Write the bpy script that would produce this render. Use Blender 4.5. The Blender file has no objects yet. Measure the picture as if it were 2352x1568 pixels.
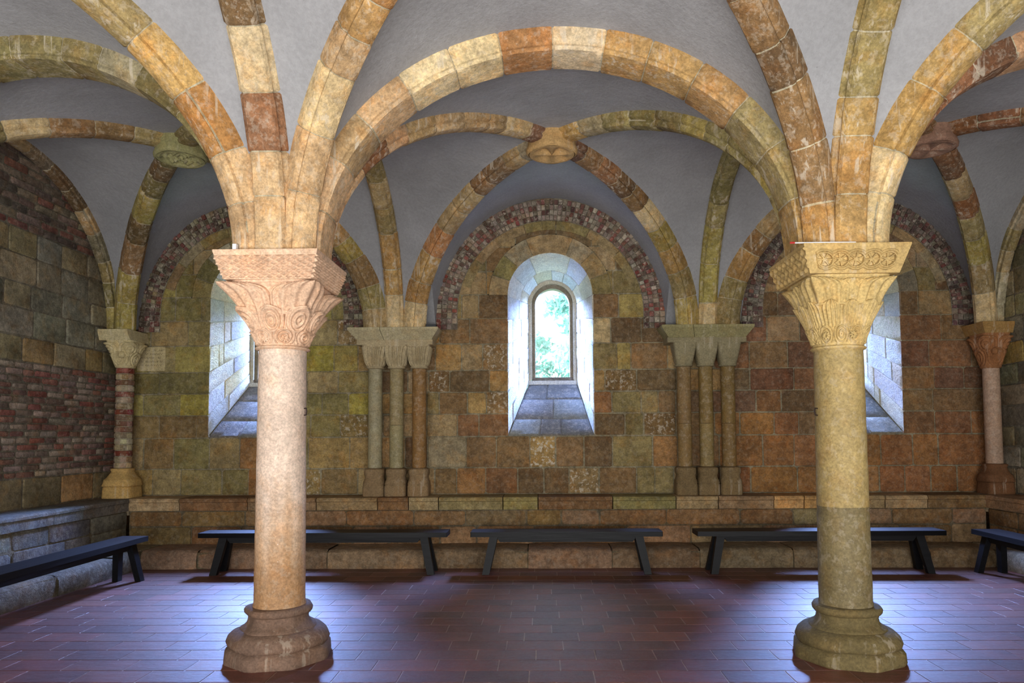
import bpy, math, random
from mathutils import Vector, Matrix
random.seed(7)
R = math.radians
PI = math.pi
SC = bpy.context.scene
COL = bpy.context.collection

# ------------------------------------------------------------------ camera
F = 1600.0
CAM = Vector((0, 0, 1.5))
ROT = (Matrix.Rotation(R(1.0), 4, 'Z') @ Matrix.Rotation(R(90 + 3.05), 4, 'X') @ Matrix.Rotation(R(-0.35), 4, 'Z'))
PPX, PPY = 1215.0, 915.0
cam = bpy.data.cameras.new('camera')
cam.sensor_width = 36.0
cam.lens = F * 36.0 / 2352.0
cam.shift_x = -(PPX - 1176.0) / 2352.0
cam.shift_y = (PPY - 784.0) / 2352.0
cam.clip_end = 200
camo = bpy.data.objects.new('camera', cam)
camo.matrix_world = Matrix.Translation(CAM) @ ROT
COL.objects.link(camo)
SC.camera = camo

def unp(px, py, Y):
    """x and z, on the plane y = Y, of a feature measured in the photograph"""
    d = ROT.to_3x3() @ Vector(((px - PPX) / F, -(py - PPY) / F, -1))
    t = Y / d.y
    return d.x * t, CAM.z + d.z * t

# ------------------------------------------------------------------ colours
def lin(c):
    out = []
    for v in c[:3]:
        v = v / 255.0
        out.append(v / 12.92 if v <= 0.04045 else ((v + 0.055) / 1.055) ** 2.4)
    out.append(c[3] if len(c) > 3 else 0.0)
    return tuple(out)

K = dict(
    ochre=(186, 138, 72), ochre2=(198, 150, 66), brown=(138, 98, 60), dbrown=(104, 76, 50), red=(146, 84, 52),
    orange=(184, 112, 52), olive=(146, 136, 82), olive2=(122, 116, 66), ygreen=(168, 158, 70), tan=(172, 146, 104),
    grey=(156, 150, 128), cream=(214, 194, 150), creamy=(222, 208, 172), pink=(206, 160, 124), peach=(206, 168, 130),
    white=(206, 196, 180), dred=(112, 66, 52), gold=(206, 166, 88), speck=(190, 150, 76, .9), tspeck=(160, 124, 78, .55),
    bspeck=(128, 90, 50, .45), mortar=(158, 148, 122), dgrey=(112, 108, 96), rorange=(172, 92, 44))

for _k in K:
    _c = K[_k]; _t = (158, 134, 96); _g = sum(_c[:3]) / (sum(_t))
    K[_k] = tuple(_c[i] * .64 + (_t[i] * _g) * .36 for i in range(3)) + tuple(_c[3:])
def jit(c, a=10):
    k = random.uniform(-a, a)
    return tuple(max(0, min(255, v + k + random.uniform(-a / 3, a / 3))) for v in c[:3]) + tuple(c[3:])

# ------------------------------------------------------------------ materials
def nodes(m):
    m.use_nodes = True
    nt = m.node_tree
    nt.nodes.clear()
    return nt
def N(nt, t, **kw):
    n = nt.nodes.new(t)
    for k, v in kw.items():
        if k.startswith('i_'):
            n.inputs[k[2:].replace('_', ' ')].default_value = v
        else:
            setattr(n, k, v)
    return n
def mathn(nt, op, a, b=None, c=None, clamp=False):
    n = nt.nodes.new('ShaderNodeMath'); n.operation = op; n.use_clamp = clamp
    for i, v in enumerate((a, b, c)):
        if v is None: continue
        if isinstance(v, (int, float)): n.inputs[i].default_value = v
        else: nt.links.new(v, n.inputs[i])
    return n.outputs[0]
def mixc(nt, f, a, b, mode='MIX'):
    n = nt.nodes.new('ShaderNodeMix'); n.data_type = 'RGBA'; n.blend_type = mode
    for s, v in ((n.inputs[0], f), (n.inputs[6], a), (n.inputs[7], b)):
        if isinstance(v, (int, float)): s.default_value = v
        elif isinstance(v, tuple): s.default_value = (v + (1,))[:4]
        else: nt.links.new(v, s)
    return n.outputs[2]
def ramp(nt, v, lo, hi, a=0.0, b=1.0):
    n = nt.nodes.new('ShaderNodeMapRange'); n.interpolation_type = 'SMOOTHSTEP'
    nt.links.new(v, n.inputs[0])
    n.inputs[1].default_value = lo; n.inputs[2].default_value = hi
    n.inputs[3].default_value = a; n.inputs[4].default_value = b
    return n.outputs[0]
def noise(nt, co, scale, detail=5, rough=.6):
    n = N(nt, 'ShaderNodeTexNoise', i_Scale=scale, i_Detail=detail, i_Roughness=rough)
    nt.links.new(co, n.inputs['Vector'])
    return n.outputs[0]

def stone_mat(name, bump=.5, lime=.25, rough=.85, streak=0.0, mott=1.0, spec=.3):
    m = bpy.data.materials.new(name); nt = nodes(m); L = nt.links.new
    out = N(nt, 'ShaderNodeOutputMaterial'); bs = N(nt, 'ShaderNodeBsdfPrincipled')
    L(bs.outputs[0], out.inputs[0])
    tc = N(nt, 'ShaderNodeTexCoord'); co = tc.outputs['Object']
    at = N(nt, 'ShaderNodeAttribute', attribute_name='Col')
    n1 = noise(nt, co, 2.6, 6); n2 = noise(nt, co, 17, 8, .7); n3 = noise(nt, co, 19, 9, .72); n4 = noise(nt, co, 60, 4, .7)
    v = mathn(nt, 'MULTIPLY', ramp(nt, n1, .3, .7, 1 - .22 * mott, 1 + .18 * mott), ramp(nt, n2, .3, .7, 1 - .30 * mott, 1 + .25 * mott))
    v = mathn(nt, 'MULTIPLY', v, ramp(nt, n4, .3, .7, .78, 1.22))
    c = mixc(nt, 1.0, at.outputs['Color'], v, 'MULTIPLY')
    # dark grime patches and rusty warm patches
    gr = ramp(nt, noise(nt, co, 4.3, 8, .65), .56, .72, 0, .5 * mott)
    c = mixc(nt, gr, c, mixc(nt, 1.0, c, (.45, .40, .34), 'MULTIPLY'))
    wr = ramp(nt, noise(nt, co, 5.7, 6, .65), .48, .66, 0, .55 * mott)
    c = mixc(nt, wr, c, mixc(nt, 1.0, c, (1.12, .88, .62), 'MULTIPLY'))
    lf = mathn(nt, 'MULTIPLY', ramp(nt, n3, .52, .59), mathn(nt, 'ADD', at.outputs['Alpha'], lime), clamp=True)
    if streak:
        mp = N(nt, 'ShaderNodeMapping'); mp.inputs['Scale'].default_value = (22, 22, 1.6); L(co, mp.inputs[0])
        st = mathn(nt, 'MULTIPLY', ramp(nt, noise(nt, mp.outputs[0], 1.0, 5, .6), .55, .63), ramp(nt, n1, .42, .6))
        lf = mathn(nt, 'MAXIMUM', lf, mathn(nt, 'MULTIPLY', st, streak))
    c = mixc(nt, lf, c, (.66, .58, .45))
    L(c, bs.inputs['Base Color'])
    bs.inputs['Roughness'].default_value = rough
    bs.inputs['Specular IOR Level'].default_value = spec
    vor = N(nt, 'ShaderNodeTexVoronoi', i_Scale=38.0); L(co, vor.inputs['Vector'])
    h = mathn(nt, 'ADD', mathn(nt, 'MULTIPLY', n2, 1.2), mathn(nt, 'MULTIPLY', n4, .8))
    h = mathn(nt, 'ADD', h, mathn(nt, 'MULTIPLY', ramp(nt, vor.outputs['Distance'], 0, .25), .12))
    b = N(nt, 'ShaderNodeBump', i_Strength=bump, i_Distance=.02); L(h, b.inputs['Height']); L(b.outputs[0], bs.inputs['Normal'])
    return m

M = {}
M['stone'] = stone_mat('weathered_sandstone', .75, .10, mott=1.15)
M['rib'] = stone_mat('rib_stone', .5, .22, streak=.6)
M['carved'] = stone_mat('carved_stone', .18, .0, streak=.25, mott=.5)
M['shaft'] = stone_mat('shaft_stone', .25, .15, mott=.55, rough=.6)
M['reveal'] = stone_mat('window_reveal_stone', .8, .1, mott=.45)
M['brick'] = stone_mat('old_brick', .6, .25)

def plaster_mat():
    m = bpy.data.materials.new('grey_plaster'); nt = nodes(m); L = nt.links.new
    out = N(nt, 'ShaderNodeOutputMaterial'); bs = N(nt, 'ShaderNodeBsdfPrincipled'); L(bs.outputs[0], out.inputs[0])
    co = N(nt, 'ShaderNodeTexCoord').outputs['Object']
    n1 = noise(nt, co, 1.6, 6); n2 = noise(nt, co, 34, 6, .7); n3 = noise(nt, co, 90, 3, .6)
    v = mathn(nt, 'MULTIPLY', ramp(nt, n1, .3, .7, .88, 1.08), ramp(nt, n2, .3, .7, .9, 1.06))
    c = mixc(nt, 1.0, (.31, .31, .315), v, 'MULTIPLY')
    pit = ramp(nt, n3, .66, .74); patch = ramp(nt, noise(nt, co, 3.1, 5), .48, .62)
    c = mixc(nt, mathn(nt, 'MULTIPLY', mathn(nt, 'MULTIPLY', pit, patch), .6), c, (.12, .12, .12))
    L(c, bs.inputs['Base Color']); bs.inputs['Roughness'].default_value = .9
    h = mathn(nt, 'ADD', n2, mathn(nt, 'MULTIPLY', pit, -.6))
    h = mathn(nt, 'ADD', h, mathn(nt, 'MULTIPLY', noise(nt, co, 9, 5), 1.2))
    b = N(nt, 'ShaderNodeBump', i_Strength=.45, i_Distance=.02); L(h, b.inputs['Height']); L(b.outputs[0], bs.inputs['Normal'])
    return m
M['plaster'] = plaster_mat()

def tile_mat():
    m = bpy.data.materials.new('terracotta_tile'); nt = nodes(m); L = nt.links.new
    out = N(nt, 'ShaderNodeOutputMaterial'); bs = N(nt, 'ShaderNodeBsdfPrincipled'); L(bs.outputs[0], out.inputs[0])
    at = N(nt, 'ShaderNodeAttribute', attribute_name='Col')
    co = N(nt, 'ShaderNodeTexCoord').outputs['Object']
    n1 = noise(nt, co, 5, 7); n2 = noise(nt, co, 28, 6, .7)
    v = mathn(nt, 'MULTIPLY', ramp(nt, n1, .3, .7, .78, 1.2), ramp(nt, n2, .3, .7, .85, 1.15))
    c = mixc(nt, 1.0, at.outputs['Color'], v, 'MULTIPLY')
    L(c, bs.inputs['Base Color'])
    L(ramp(nt, n2, .3, .7, .42, .54), bs.inputs['Roughness'])
    bs.inputs['Specular IOR Level'].default_value = .9
    mp = N(nt, 'ShaderNodeMapping'); mp.inputs['Scale'].default_value = (5, 16, 5); L(co, mp.inputs[0])
    h = mathn(nt, 'ADD', noise(nt, mp.outputs[0], 1.0, 6, .6), mathn(nt, 'MULTIPLY', n2, .4))
    b = N(nt, 'ShaderNodeBump', i_Strength=.55, i_Distance=.01); L(h, b.inputs['Height']); L(b.outputs[0], bs.inputs['Normal'])
    return m
M['tile'] = tile_mat()

def plain(name, col, rough=.5, metal=0.0, spec=.5, bump=0.0, scale=(30, 30, 30), vary=.2):
    m = bpy.data.materials.new(name); nt = nodes(m); L = nt.links.new
    out = N(nt, 'ShaderNodeOutputMaterial'); bs = N(nt, 'ShaderNodeBsdfPrincipled'); L(bs.outputs[0], out.inputs[0])
    co = N(nt, 'ShaderNodeTexCoord').outputs['Object']
    mp = N(nt, 'ShaderNodeMapping'); mp.inputs['Scale'].default_value = scale; L(co, mp.inputs[0])
    n1 = noise(nt, mp.outputs[0], 1.0, 5)
    c = mixc(nt, 1.0, lin(col)[:3], ramp(nt, n1, .3, .7, 1 - vary, 1 + vary), 'MULTIPLY')
    L(c, bs.inputs['Base Color'])
    bs.inputs['Roughness'].default_value = rough; bs.inputs['Metallic'].default_value = metal
    bs.inputs['Specular IOR Level'].default_value = spec
    if bump:
        b = N(nt, 'ShaderNodeBump', i_Strength=bump, i_Distance=.01); L(n1, b.inputs['Height']); L(b.outputs[0], bs.inputs['Normal'])
    return m
M['bench'] = plain('black_stained_wood', (15, 15, 17), .5, spec=.22, bump=.3, scale=(2.5, 30, 30), vary=.35)
M['iron'] = plain('rusty_iron', (52, 38, 32), .6, .6, bump=.3)
M['whiteplastic'] = plain('white_plastic', (226, 228, 232), .4, vary=.03)
M['blackplastic'] = plain('black_plastic', (24, 24, 26), .5, vary=.05)
M['redtape'] = plain('red_tape', (170, 30, 26), .5, vary=.05)
M['foliage'] = plain('tree_foliage', (182, 230, 214), .8, spec=.1, scale=(2, 2, 2), vary=.35)  # leaf colour paled to carry the overexposed, hazy daylight
M['bark'] = plain('tree_bark', (150, 172, 166), .9, bump=.4)
M['grass'] = plain('grass_ground', (96, 120, 70), .9, scale=(6, 6, 6), vary=.3)
M['roof'] = plain('roof_deck', (96, 92, 88), .9)
def glass_mat():
    m = bpy.data.materials.new('window_glass'); nt = nodes(m); L = nt.links.new
    out = N(nt, 'ShaderNodeOutputMaterial'); mx = N(nt, 'ShaderNodeMixShader', i_Fac=.06)
    L(N(nt, 'ShaderNodeBsdfTransparent').outputs[0], mx.inputs[1])
    L(N(nt, 'ShaderNodeBsdfGlossy', i_Roughness=.03).outputs[0], mx.inputs[2]); L(mx.outputs[0], out.inputs[0])
    return m
M['glass'] = glass_mat()

# ------------------------------------------------------------------ mesh building
class MB:
    def __init__(s): s.v = []; s.f = []; s.c = []
    def vert(s, p): s.v.append(tuple(p)); return len(s.v) - 1
    def face(s, idx, col): s.f.append(tuple(idx)); s.c.append(col)
    def poly(s, pts, col): s.face([s.vert(p) for p in pts], col)
    def grid(s, fn, nu, nv, col, closeu=False, flip=False):
        """fn(i, j) -> point; col a colour or a function of i, j"""
        cols = nu if closeu else nu + 1
        base = len(s.v)
        for j in range(nv + 1):
            for i in range(cols): s.v.append(tuple(fn(i, j)))
        for j in range(nv):
            for i in range(nu):
                a = base + j * cols + i; b = base + j * cols + (i + 1) % cols
                q = (a, b, b + cols, a + cols)
                s.face(q[::-1] if flip else q, col(i, j) if callable(col) else col)
    def box(s, lo, hi, col, bev=0.0):
        x0, y0, z0 = lo; x1, y1, z1 = hi
        s.slab([(x0, y0, z0), (x1, y0, z0), (x1, y0, z1), (x0, y0, z1)], Vector((0, -1, 0)), y1 - y0, bev, col, cut=0, back=True)
    def slab(s, pts, n, th, bev, col, cut=0.012, back=False):
        """a stone: convex outline pts in front, normal n, thickness th, worn edges bev"""
        pts = [Vector(p) for p in pts]
        if cut and len(pts) == 4:
            q = []
            for i, p in enumerate(pts):
                a, b = pts[i - 1], pts[(i + 1) % 4]
                ca, cb = min(cut * random.uniform(.4, 1.8), (a - p).length * .3), min(cut * random.uniform(.4, 1.8), (b - p).length * .3)
                q += [p + (a - p).normalized() * ca, p + (b - p).normalized() * cb]
            pts = q
        c = sum(pts, Vector()) / len(pts); k = len(pts)
        rad = min((p - c).length for p in pts)
        sh = max(.0, 1 - bev / max(rad, .001)) if bev else 1
        fr = [s.vert(c + (p - c) * sh) for p in pts]
        s.face(fr, col)
        mid = [s.vert(p - n * bev * .7) for p in pts] if bev else fr
        if bev:
            for i in range(k): s.face((fr[i], mid[i], mid[(i + 1) % k], fr[(i + 1) % k]), col)
        bk = [s.vert(p - n * th) for p in pts]
        for i in range(k): s.face((mid[i], bk[i], bk[(i + 1) % k], mid[(i + 1) % k]), col)
        if back: s.face(bk[::-1], col)
    def tube(s, pts, r, col, n=8, cap=True):
        pts = [Vector(p) for p in pts]; rings = []
        up = None
        for i, p in enumerate(pts):
            t = (pts[min(i + 1, len(pts) - 1)] - pts[max(i - 1, 0)]).normalized()
            if up is None:
                up = Vector((0, 0, 1)) if abs(t.z) < .9 else Vector((1, 0, 0))
            a = t.cross(up).normalized(); up = a.cross(t).normalized()
            rr = r[i] if isinstance(r, (list, tuple)) else r
            rings.append([s.vert(p + a * math.cos(2 * PI * k / n) * rr + up * math.sin(2 * PI * k / n) * rr) for k in range(n)])
        for A, B in zip(rings, rings[1:]):
            for k in range(n): s.face((A[k], A[(k + 1) % n], B[(k + 1) % n], B[k]), col)
        if cap: s.face(rings[0][::-1], col); s.face(rings[-1], col)
    def build(s, name, mat, parent=None, smooth=False, loc=None):
        me = bpy.data.meshes.new(name)
        if loc is not None:
            L = Vector(loc); vs = [tuple(Vector(p) - L) for p in s.v]
        else: vs = s.v
        me.from_pydata(vs, [], s.f)
        at = me.color_attributes.new('Col', 'FLOAT_COLOR', 'CORNER')
        data = []
        for f, c in zip(s.f, s.c):
            l = lin(c) if c is not None else (.5, .5, .5, 0)
            data.extend(l * len(f))
        at.data.foreach_set('color', data)
        me.materials.append(mat)
        if smooth: me.polygons.foreach_set('use_smooth', [True] * len(me.polygons))
        me.update()
        o = bpy.data.objects.new(name, me); COL.objects.link(o)
        if loc is not None and parent is None: o.location = loc
        if parent is not None: o.parent = parent
        return o

def tag(o, label, cat, group=None):
    o['label'] = label; o['category'] = cat
    if group: o['group'] = group
    return o
def thing(name, label, cat, loc=(0, 0, 0), group=None, rz=0):
    o = bpy.data.objects.new(name, None); o.empty_display_size = .1; COL.objects.link(o)
    o.location = loc; o.rotation_euler.z = rz
    return tag(o, label, cat, group)
def struct(o): o['kind'] = 'structure'; return o
def setup(o, a=35):
    for p in o.data.polygons: p.use_smooth = True
    try: o.data.set_sharp_from_angle(angle=R(a))
    except Exception: pass
    return o

# ------------------------------------------------------------------ plan of the room
X0 = .124
CX = (-1.816, 2.064)                 # columns and wall piers
CY = 4.85
WY = 8.85                            # back wall
XL, XR = -5.45, 5.70                 # side walls
ZP = 2.84                            # top of wall pier abacus
ZC = 2.74                            # top of column abacus
WX = (-3.72, .124, 4.016)            # windows

# ------------------------------------------------------------------ clipping of wall stones by the openings
def clip(poly, a, b, inside):
    """keep the part of a convex polygon on one side of the line a-b"""
    def sd(p): 
        v = (b[0] - a[0]) * (p[1] - a[1]) - (b[1] - a[1]) * (p[0] - a[0])
        return v if inside else -v
    out = []
    for i, p in enumerate(poly):
        q = poly[(i + 1) % len(poly)]; sp, sq = sd(p), sd(q)
        if sp >= 0: out.append(p)
        if (sp > 0) != (sq > 0) and abs(sp - sq) > 1e-12 and sp * sq < 0:
            t = sp / (sp - sq); out.append((p[0] + (q[0] - p[0]) * t, p[1] + (q[1] - p[1]) * t))
    return out
def area(p): return abs(sum(p[i][0] * p[(i + 1) % len(p)][1] - p[(i + 1) % len(p)][0] * p[i][1] for i in range(len(p)))) / 2
def subtract(polys, hole):
    res = []
    hx = [p[0] for p in hole]; hz = [p[1] for p in hole]
    for poly in polys:
        if max(p[0] for p in poly) <= min(hx) or min(p[0] for p in poly) >= max(hx) or max(p[1] for p in poly) <= min(hz) or min(p[1] for p in poly) >= max(hz):
            res.append(poly); continue
        cur = poly
        for i in range(len(hole)):
            a, b = hole[i], hole[(i + 1) % len(hole)]
            o = clip(cur, a, b, False)
            if len(o) > 2 and area(o) > 1e-5: res.append(o)
            cur = clip(cur, a, b, True)
            if len(cur) < 3 or area(cur) < 1e-6: break
    return res

def coursework(mb, mp, n, rows, holes=(), gap=.008, th=.04, jog=.004, mortar=(140, 130, 104), mdepth=.012, bev=.011, cut=.014):
    """rows: list of (z0, z1, [(x0, x1, colour), ...]); mp(x, z, out) -> 3-D point"""
    for z0, z1, bl in rows:
        for x0, x1, col in bl:
            g = gap * random.uniform(.6, 1.3)
            full = [(x0 + g, z0 + g), (x1 - g, z0 + g), (x1 - g, z1 - g), (x0 + g, z1 - g)]
            ps = [full]
            for h in holes: ps = subtract(ps, h)
            off = random.uniform(-jog, jog)
            whole = len(ps) == 1 and ps[0] is full
            for p in ps:
                pj = [(a + (random.uniform(-.004, .004) if whole else 0), b + (random.uniform(-.004, .004) if whole else 0)) for a, b in p]
                mb.slab([mp(a, b, off) for a, b in pj], n, th, bev if whole else 0, col, cut=cut if whole else 0)
        xa = min(b[0] for b in bl); xb = max(b[1] for b in bl)
        ps = [[(xa, z0), (xb, z0), (xb, z1), (xa, z1)]]
        for h in holes: ps = subtract(ps, h)
        for p in ps: mb.poly([mp(a, b, -mdepth) for a, b in p], mortar)

def fill_row(x0, x1, wmin, wmax, pal):
    out = []; x = x0
    while x < x1 - 1e-6:
        w = random.uniform(wmin, wmax)
        if x1 - (x + w) < wmin * .7: w = x1 - x
        out.append((x, x + w, jit(pal(x + w / 2)))); x += w
    return out

def arc_pts(cx, cz, r, n, a0=0, a1=PI): return [(cx + r * math.cos(a0 + (a1 - a0) * i / n), cz + r * math.sin(a0 + (a1 - a0) * i / n)) for i in range(n + 1)]

# ------------------------------------------------------------------ back wall
rowpx = [1134, 1073, 1001, 949, 899, 849, 788, 730, 675, 622, 566, 516, 470, 420, 370]
rz = [unp(1265, p, WY)[1] for p in rowpx]
ZL = rz[0]                           # top of the stone ledge
WSILL = unp(1265, 999, WY)[1]
WTOP = unp(1265, 580, WY)[1]
WR = .545
WSPR = WTOP - WR
RING = .245
cen = {
 0: ([998, 1049, 1115, 1188, 1248, 1305, 1374, 1460, 1501, 1545], 'brown orange red dbrown dbrown tspeck brown olive olive'),
 1: ([982, 1070, 1140, 1216, 1275, 1340, 1405, 1497, 1555], 'grey brown brown speck brown dbrown olive orange'),
 2: ([980, 1050, 1100, 1170, 1363, 1435, 1478, 1552], 'tan red red brown dbrown olive2 bspeck'),
 3: ([980, 1009, 1073, 1118, 1168, 1363, 1405, 1473, 1512, 1552], 'olive brown gold tspeck olive rorange olive olive brown'),
 4: ([984, 1033, 1124, 1168, 1363, 1390, 1463, 1555], 'bspeck dbrown ochre olive ochre bspeck dbrown'),
 5: ([1000, 1060, 1109, 1168, 1363, 1418, 1450, 1535], 'ochre tan tspeck olive olive ygreen brown'),
 6: ([1010, 1080, 1168, 1363, 1405, 1475, 1540], 'brown brown olive cream dbrown dbrown'),
 7: ([1015, 1060, 1100, 1168, 1363, 1424, 1520], 'olive tan dbrown olive brown ygreen'),
 8: ([1030, 1118, 1175, 1355, 1411, 1500], 'tan ochre olive olive olive2'),
}
def pal_back(z):
    def f(x):
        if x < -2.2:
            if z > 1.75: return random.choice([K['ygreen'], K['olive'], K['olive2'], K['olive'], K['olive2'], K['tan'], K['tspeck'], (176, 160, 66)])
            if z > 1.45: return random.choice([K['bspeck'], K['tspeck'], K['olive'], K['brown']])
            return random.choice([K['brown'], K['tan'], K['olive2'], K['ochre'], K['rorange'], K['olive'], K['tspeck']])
        if x > 2.2:
            if z > 2.7: return random.choice([K['tan'], K['dbrown'], K['olive2'], K['brown'], K['dbrown']])
            if z > 1.5: return random.choice([K['red'], K['bspeck'], K['brown'], K['dred'], K['dbrown'], K['tan']])
            return random.choice([K['rorange'], K['orange'], K['red'], K['brown'], K['rorange']])
        return random.choice([K['brown'], K['olive'], K['dbrown'], K['tan'], K['ochre']])
    return f
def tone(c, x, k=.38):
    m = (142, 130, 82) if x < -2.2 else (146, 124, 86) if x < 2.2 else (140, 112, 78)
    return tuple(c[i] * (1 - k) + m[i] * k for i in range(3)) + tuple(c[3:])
rows = []
for i in range(len(rz) - 1):
    z0, z1 = rz[i], rz[i + 1]
    if i in cen:
        xs = [unp(p, 900, WY)[0] for p in cen[i][0]]; cs = cen[i][1].split()
        mid = [(a, b, jit(K[c], 5)) for a, b, c in zip(xs, xs[1:], cs)]
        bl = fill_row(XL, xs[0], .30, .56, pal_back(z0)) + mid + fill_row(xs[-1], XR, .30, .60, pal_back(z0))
    else: bl = fill_row(XL, XR, .35, .62, lambda x: random.choice([K['grey'], K['tan'], K['dbrown'], K['olive2'], K['brown']]))
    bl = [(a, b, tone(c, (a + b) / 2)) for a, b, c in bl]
    rows.append((z0, z1, bl))
holes = []
for wx in WX:
    holes.append([(wx - WR, WSILL), (wx + WR, WSILL), (wx + WR, WSPR), (wx - WR, WSPR)])
    holes.append(arc_pts(wx, WSPR, WR + RING, 20))
mb = MB()
coursework(mb, lambda x, z, o: (x, WY - o, z), Vector((0, -1, 0)), rows, holes)
# voussoirs round each window head, and thin outer ring
for wi, wx in enumerate(WX):
    cut = [0, .36, .78, 1.18, 1.98, 2.42, 2.80, PI]
    pc = ['olive', 'tan', 'grey', 'tan', 'grey', 'olive', 'tan'] if wi == 1 else ['ygreen', 'olive', 'tan', 'olive', 'grey', 'olive2', 'olive'] if wi == 0 else ['dgrey', 'tan', 'dgrey', 'brown', 'dbrown', 'dgrey', 'tan']
    for a, b, cn in zip(cut, cut[1:], pc):
        col = jit(K[cn], 8); k = 6; g = .008
        off = random.uniform(-.003, .004)
        for j in range(k):
            t0 = a + g + (b - a - 2 * g) * j / k; t1 = a + g + (b - a - 2 * g) * (j + 1) / k
            q = [(wx + r * math.cos(t), WY - off, WSPR + r * math.sin(t)) for r, t in ((WR, t0), (WR + RING - .008, t0), (WR + RING - .008, t1), (WR, t1))]
            mb.slab(q, Vector((0, -1, 0)), .05, 0, col, cut=0)
    bc = unp(1265, 459, WY)[1] - 1.462; r1 = 1.462 - .278; cut = [.30, .72, 1.12, 1.50, 1.86, 2.2, 2.52, PI - .30]
    for a, b in zip(cut, cut[1:]):
        col = jit(tone(random.choice([K['tan'], K['grey'], K['olive'], K['brown']]), wx), 8); k = 5
        for j in range(k):
            t0 = a + .006 + (b - a - .012) * j / k; t1 = a + .006 + (b - a - .012) * (j + 1) / k
            q = [(wx + r * math.cos(t), WY - .007, bc + r * math.sin(t)) for r, t in ((r1 - .115, t0), (r1, t0), (r1, t1), (r1 - .115, t1))]
            mb.slab(q, Vector((0, -1, 0)), .02, 0, col, cut=0)
    ar0 = arc_pts(wx, WSPR, WR, 40); ar1 = arc_pts(wx, WSPR, WR + RING + .01, 40)
    for j in range(40):
        mb.poly([(ar0[j][0], WY + .012, ar0[j][1]), (ar1[j][0], WY + .012, ar1[j][1]), (ar1[j + 1][0], WY + .012, ar1[j + 1][1]), (ar0[j + 1][0], WY + .012, ar0[j + 1][1])], (140, 130, 104))
# wall core below the ledge
mb.poly([(XL, WY + .012, 0), (XR, WY + .012, 0), (XR, WY + .012, rz[0]), (XL, WY + .012, rz[0])], K['brown'])
# outer skin, so that the wall has its thickness
yo = WY + .95
op = [[(XL - .3, 0), (XR + .3, 0), (XR + .3, 5.0), (XL - .3, 5.0)]]
for wx in WX: op = subtract(op, [(wx - .33, WSILL + .65), (wx + .33, WSILL + .65), (wx + .33, WSPR + .02)] + arc_pts(wx, WSPR + .02, .33, 12)[1:])
for p in op: mb.poly([(a, yo, b) for a, b in p][::-1], K['grey'])
wall_back = struct(setup(mb.build('wall_back', M['stone'])))

# ------------------------------------------------------------------ window reveals, frames, glass
IY = WY + .75
ISILL = unp(1272, 880, IY)[1]; GB = unp(1272, 866, IY)[1]; GT = unp(1272, 660, IY)[1]
def smoothpath(hw, sill, spr, r, cx, u):
    """u 0..1 up left jamb, 1..2 round the head, 2..3 down right jamb"""
    if u <= 1: return cx - hw, sill + (spr - sill) * u
    if u <= 2:
        a = PI * (1 - (u - 1)); return cx + r * math.cos(a), spr + r * math.sin(a)
    return cx + hw, spr + (sill - spr) * (u - 2)
def patch(mb, S, u0, u1, v0, v1, col, nu=4, nv=3, e=.012, ev=.012, d=.010):
    us = [u0, u0 + e] + [u0 + e + (u1 - u0 - 2 * e) * i / nu for i in range(1, nu)] + [u1 - e, u1]
    vs = [v0, v0 + ev] + [v0 + ev + (v1 - v0 - 2 * ev) * i / nv for i in range(1, nv)] + [v1 - ev, v1]
    base = random.uniform(-.003, .006)
    def fn(i, j):
        edge = i in (0, len(us) - 1) or j in (0, len(vs) - 1)
        return S(us[i], vs[j], -d if edge else base + random.uniform(-.002, .002))
    mb.grid(fn, len(us) - 1, len(vs) - 1, col)
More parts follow.
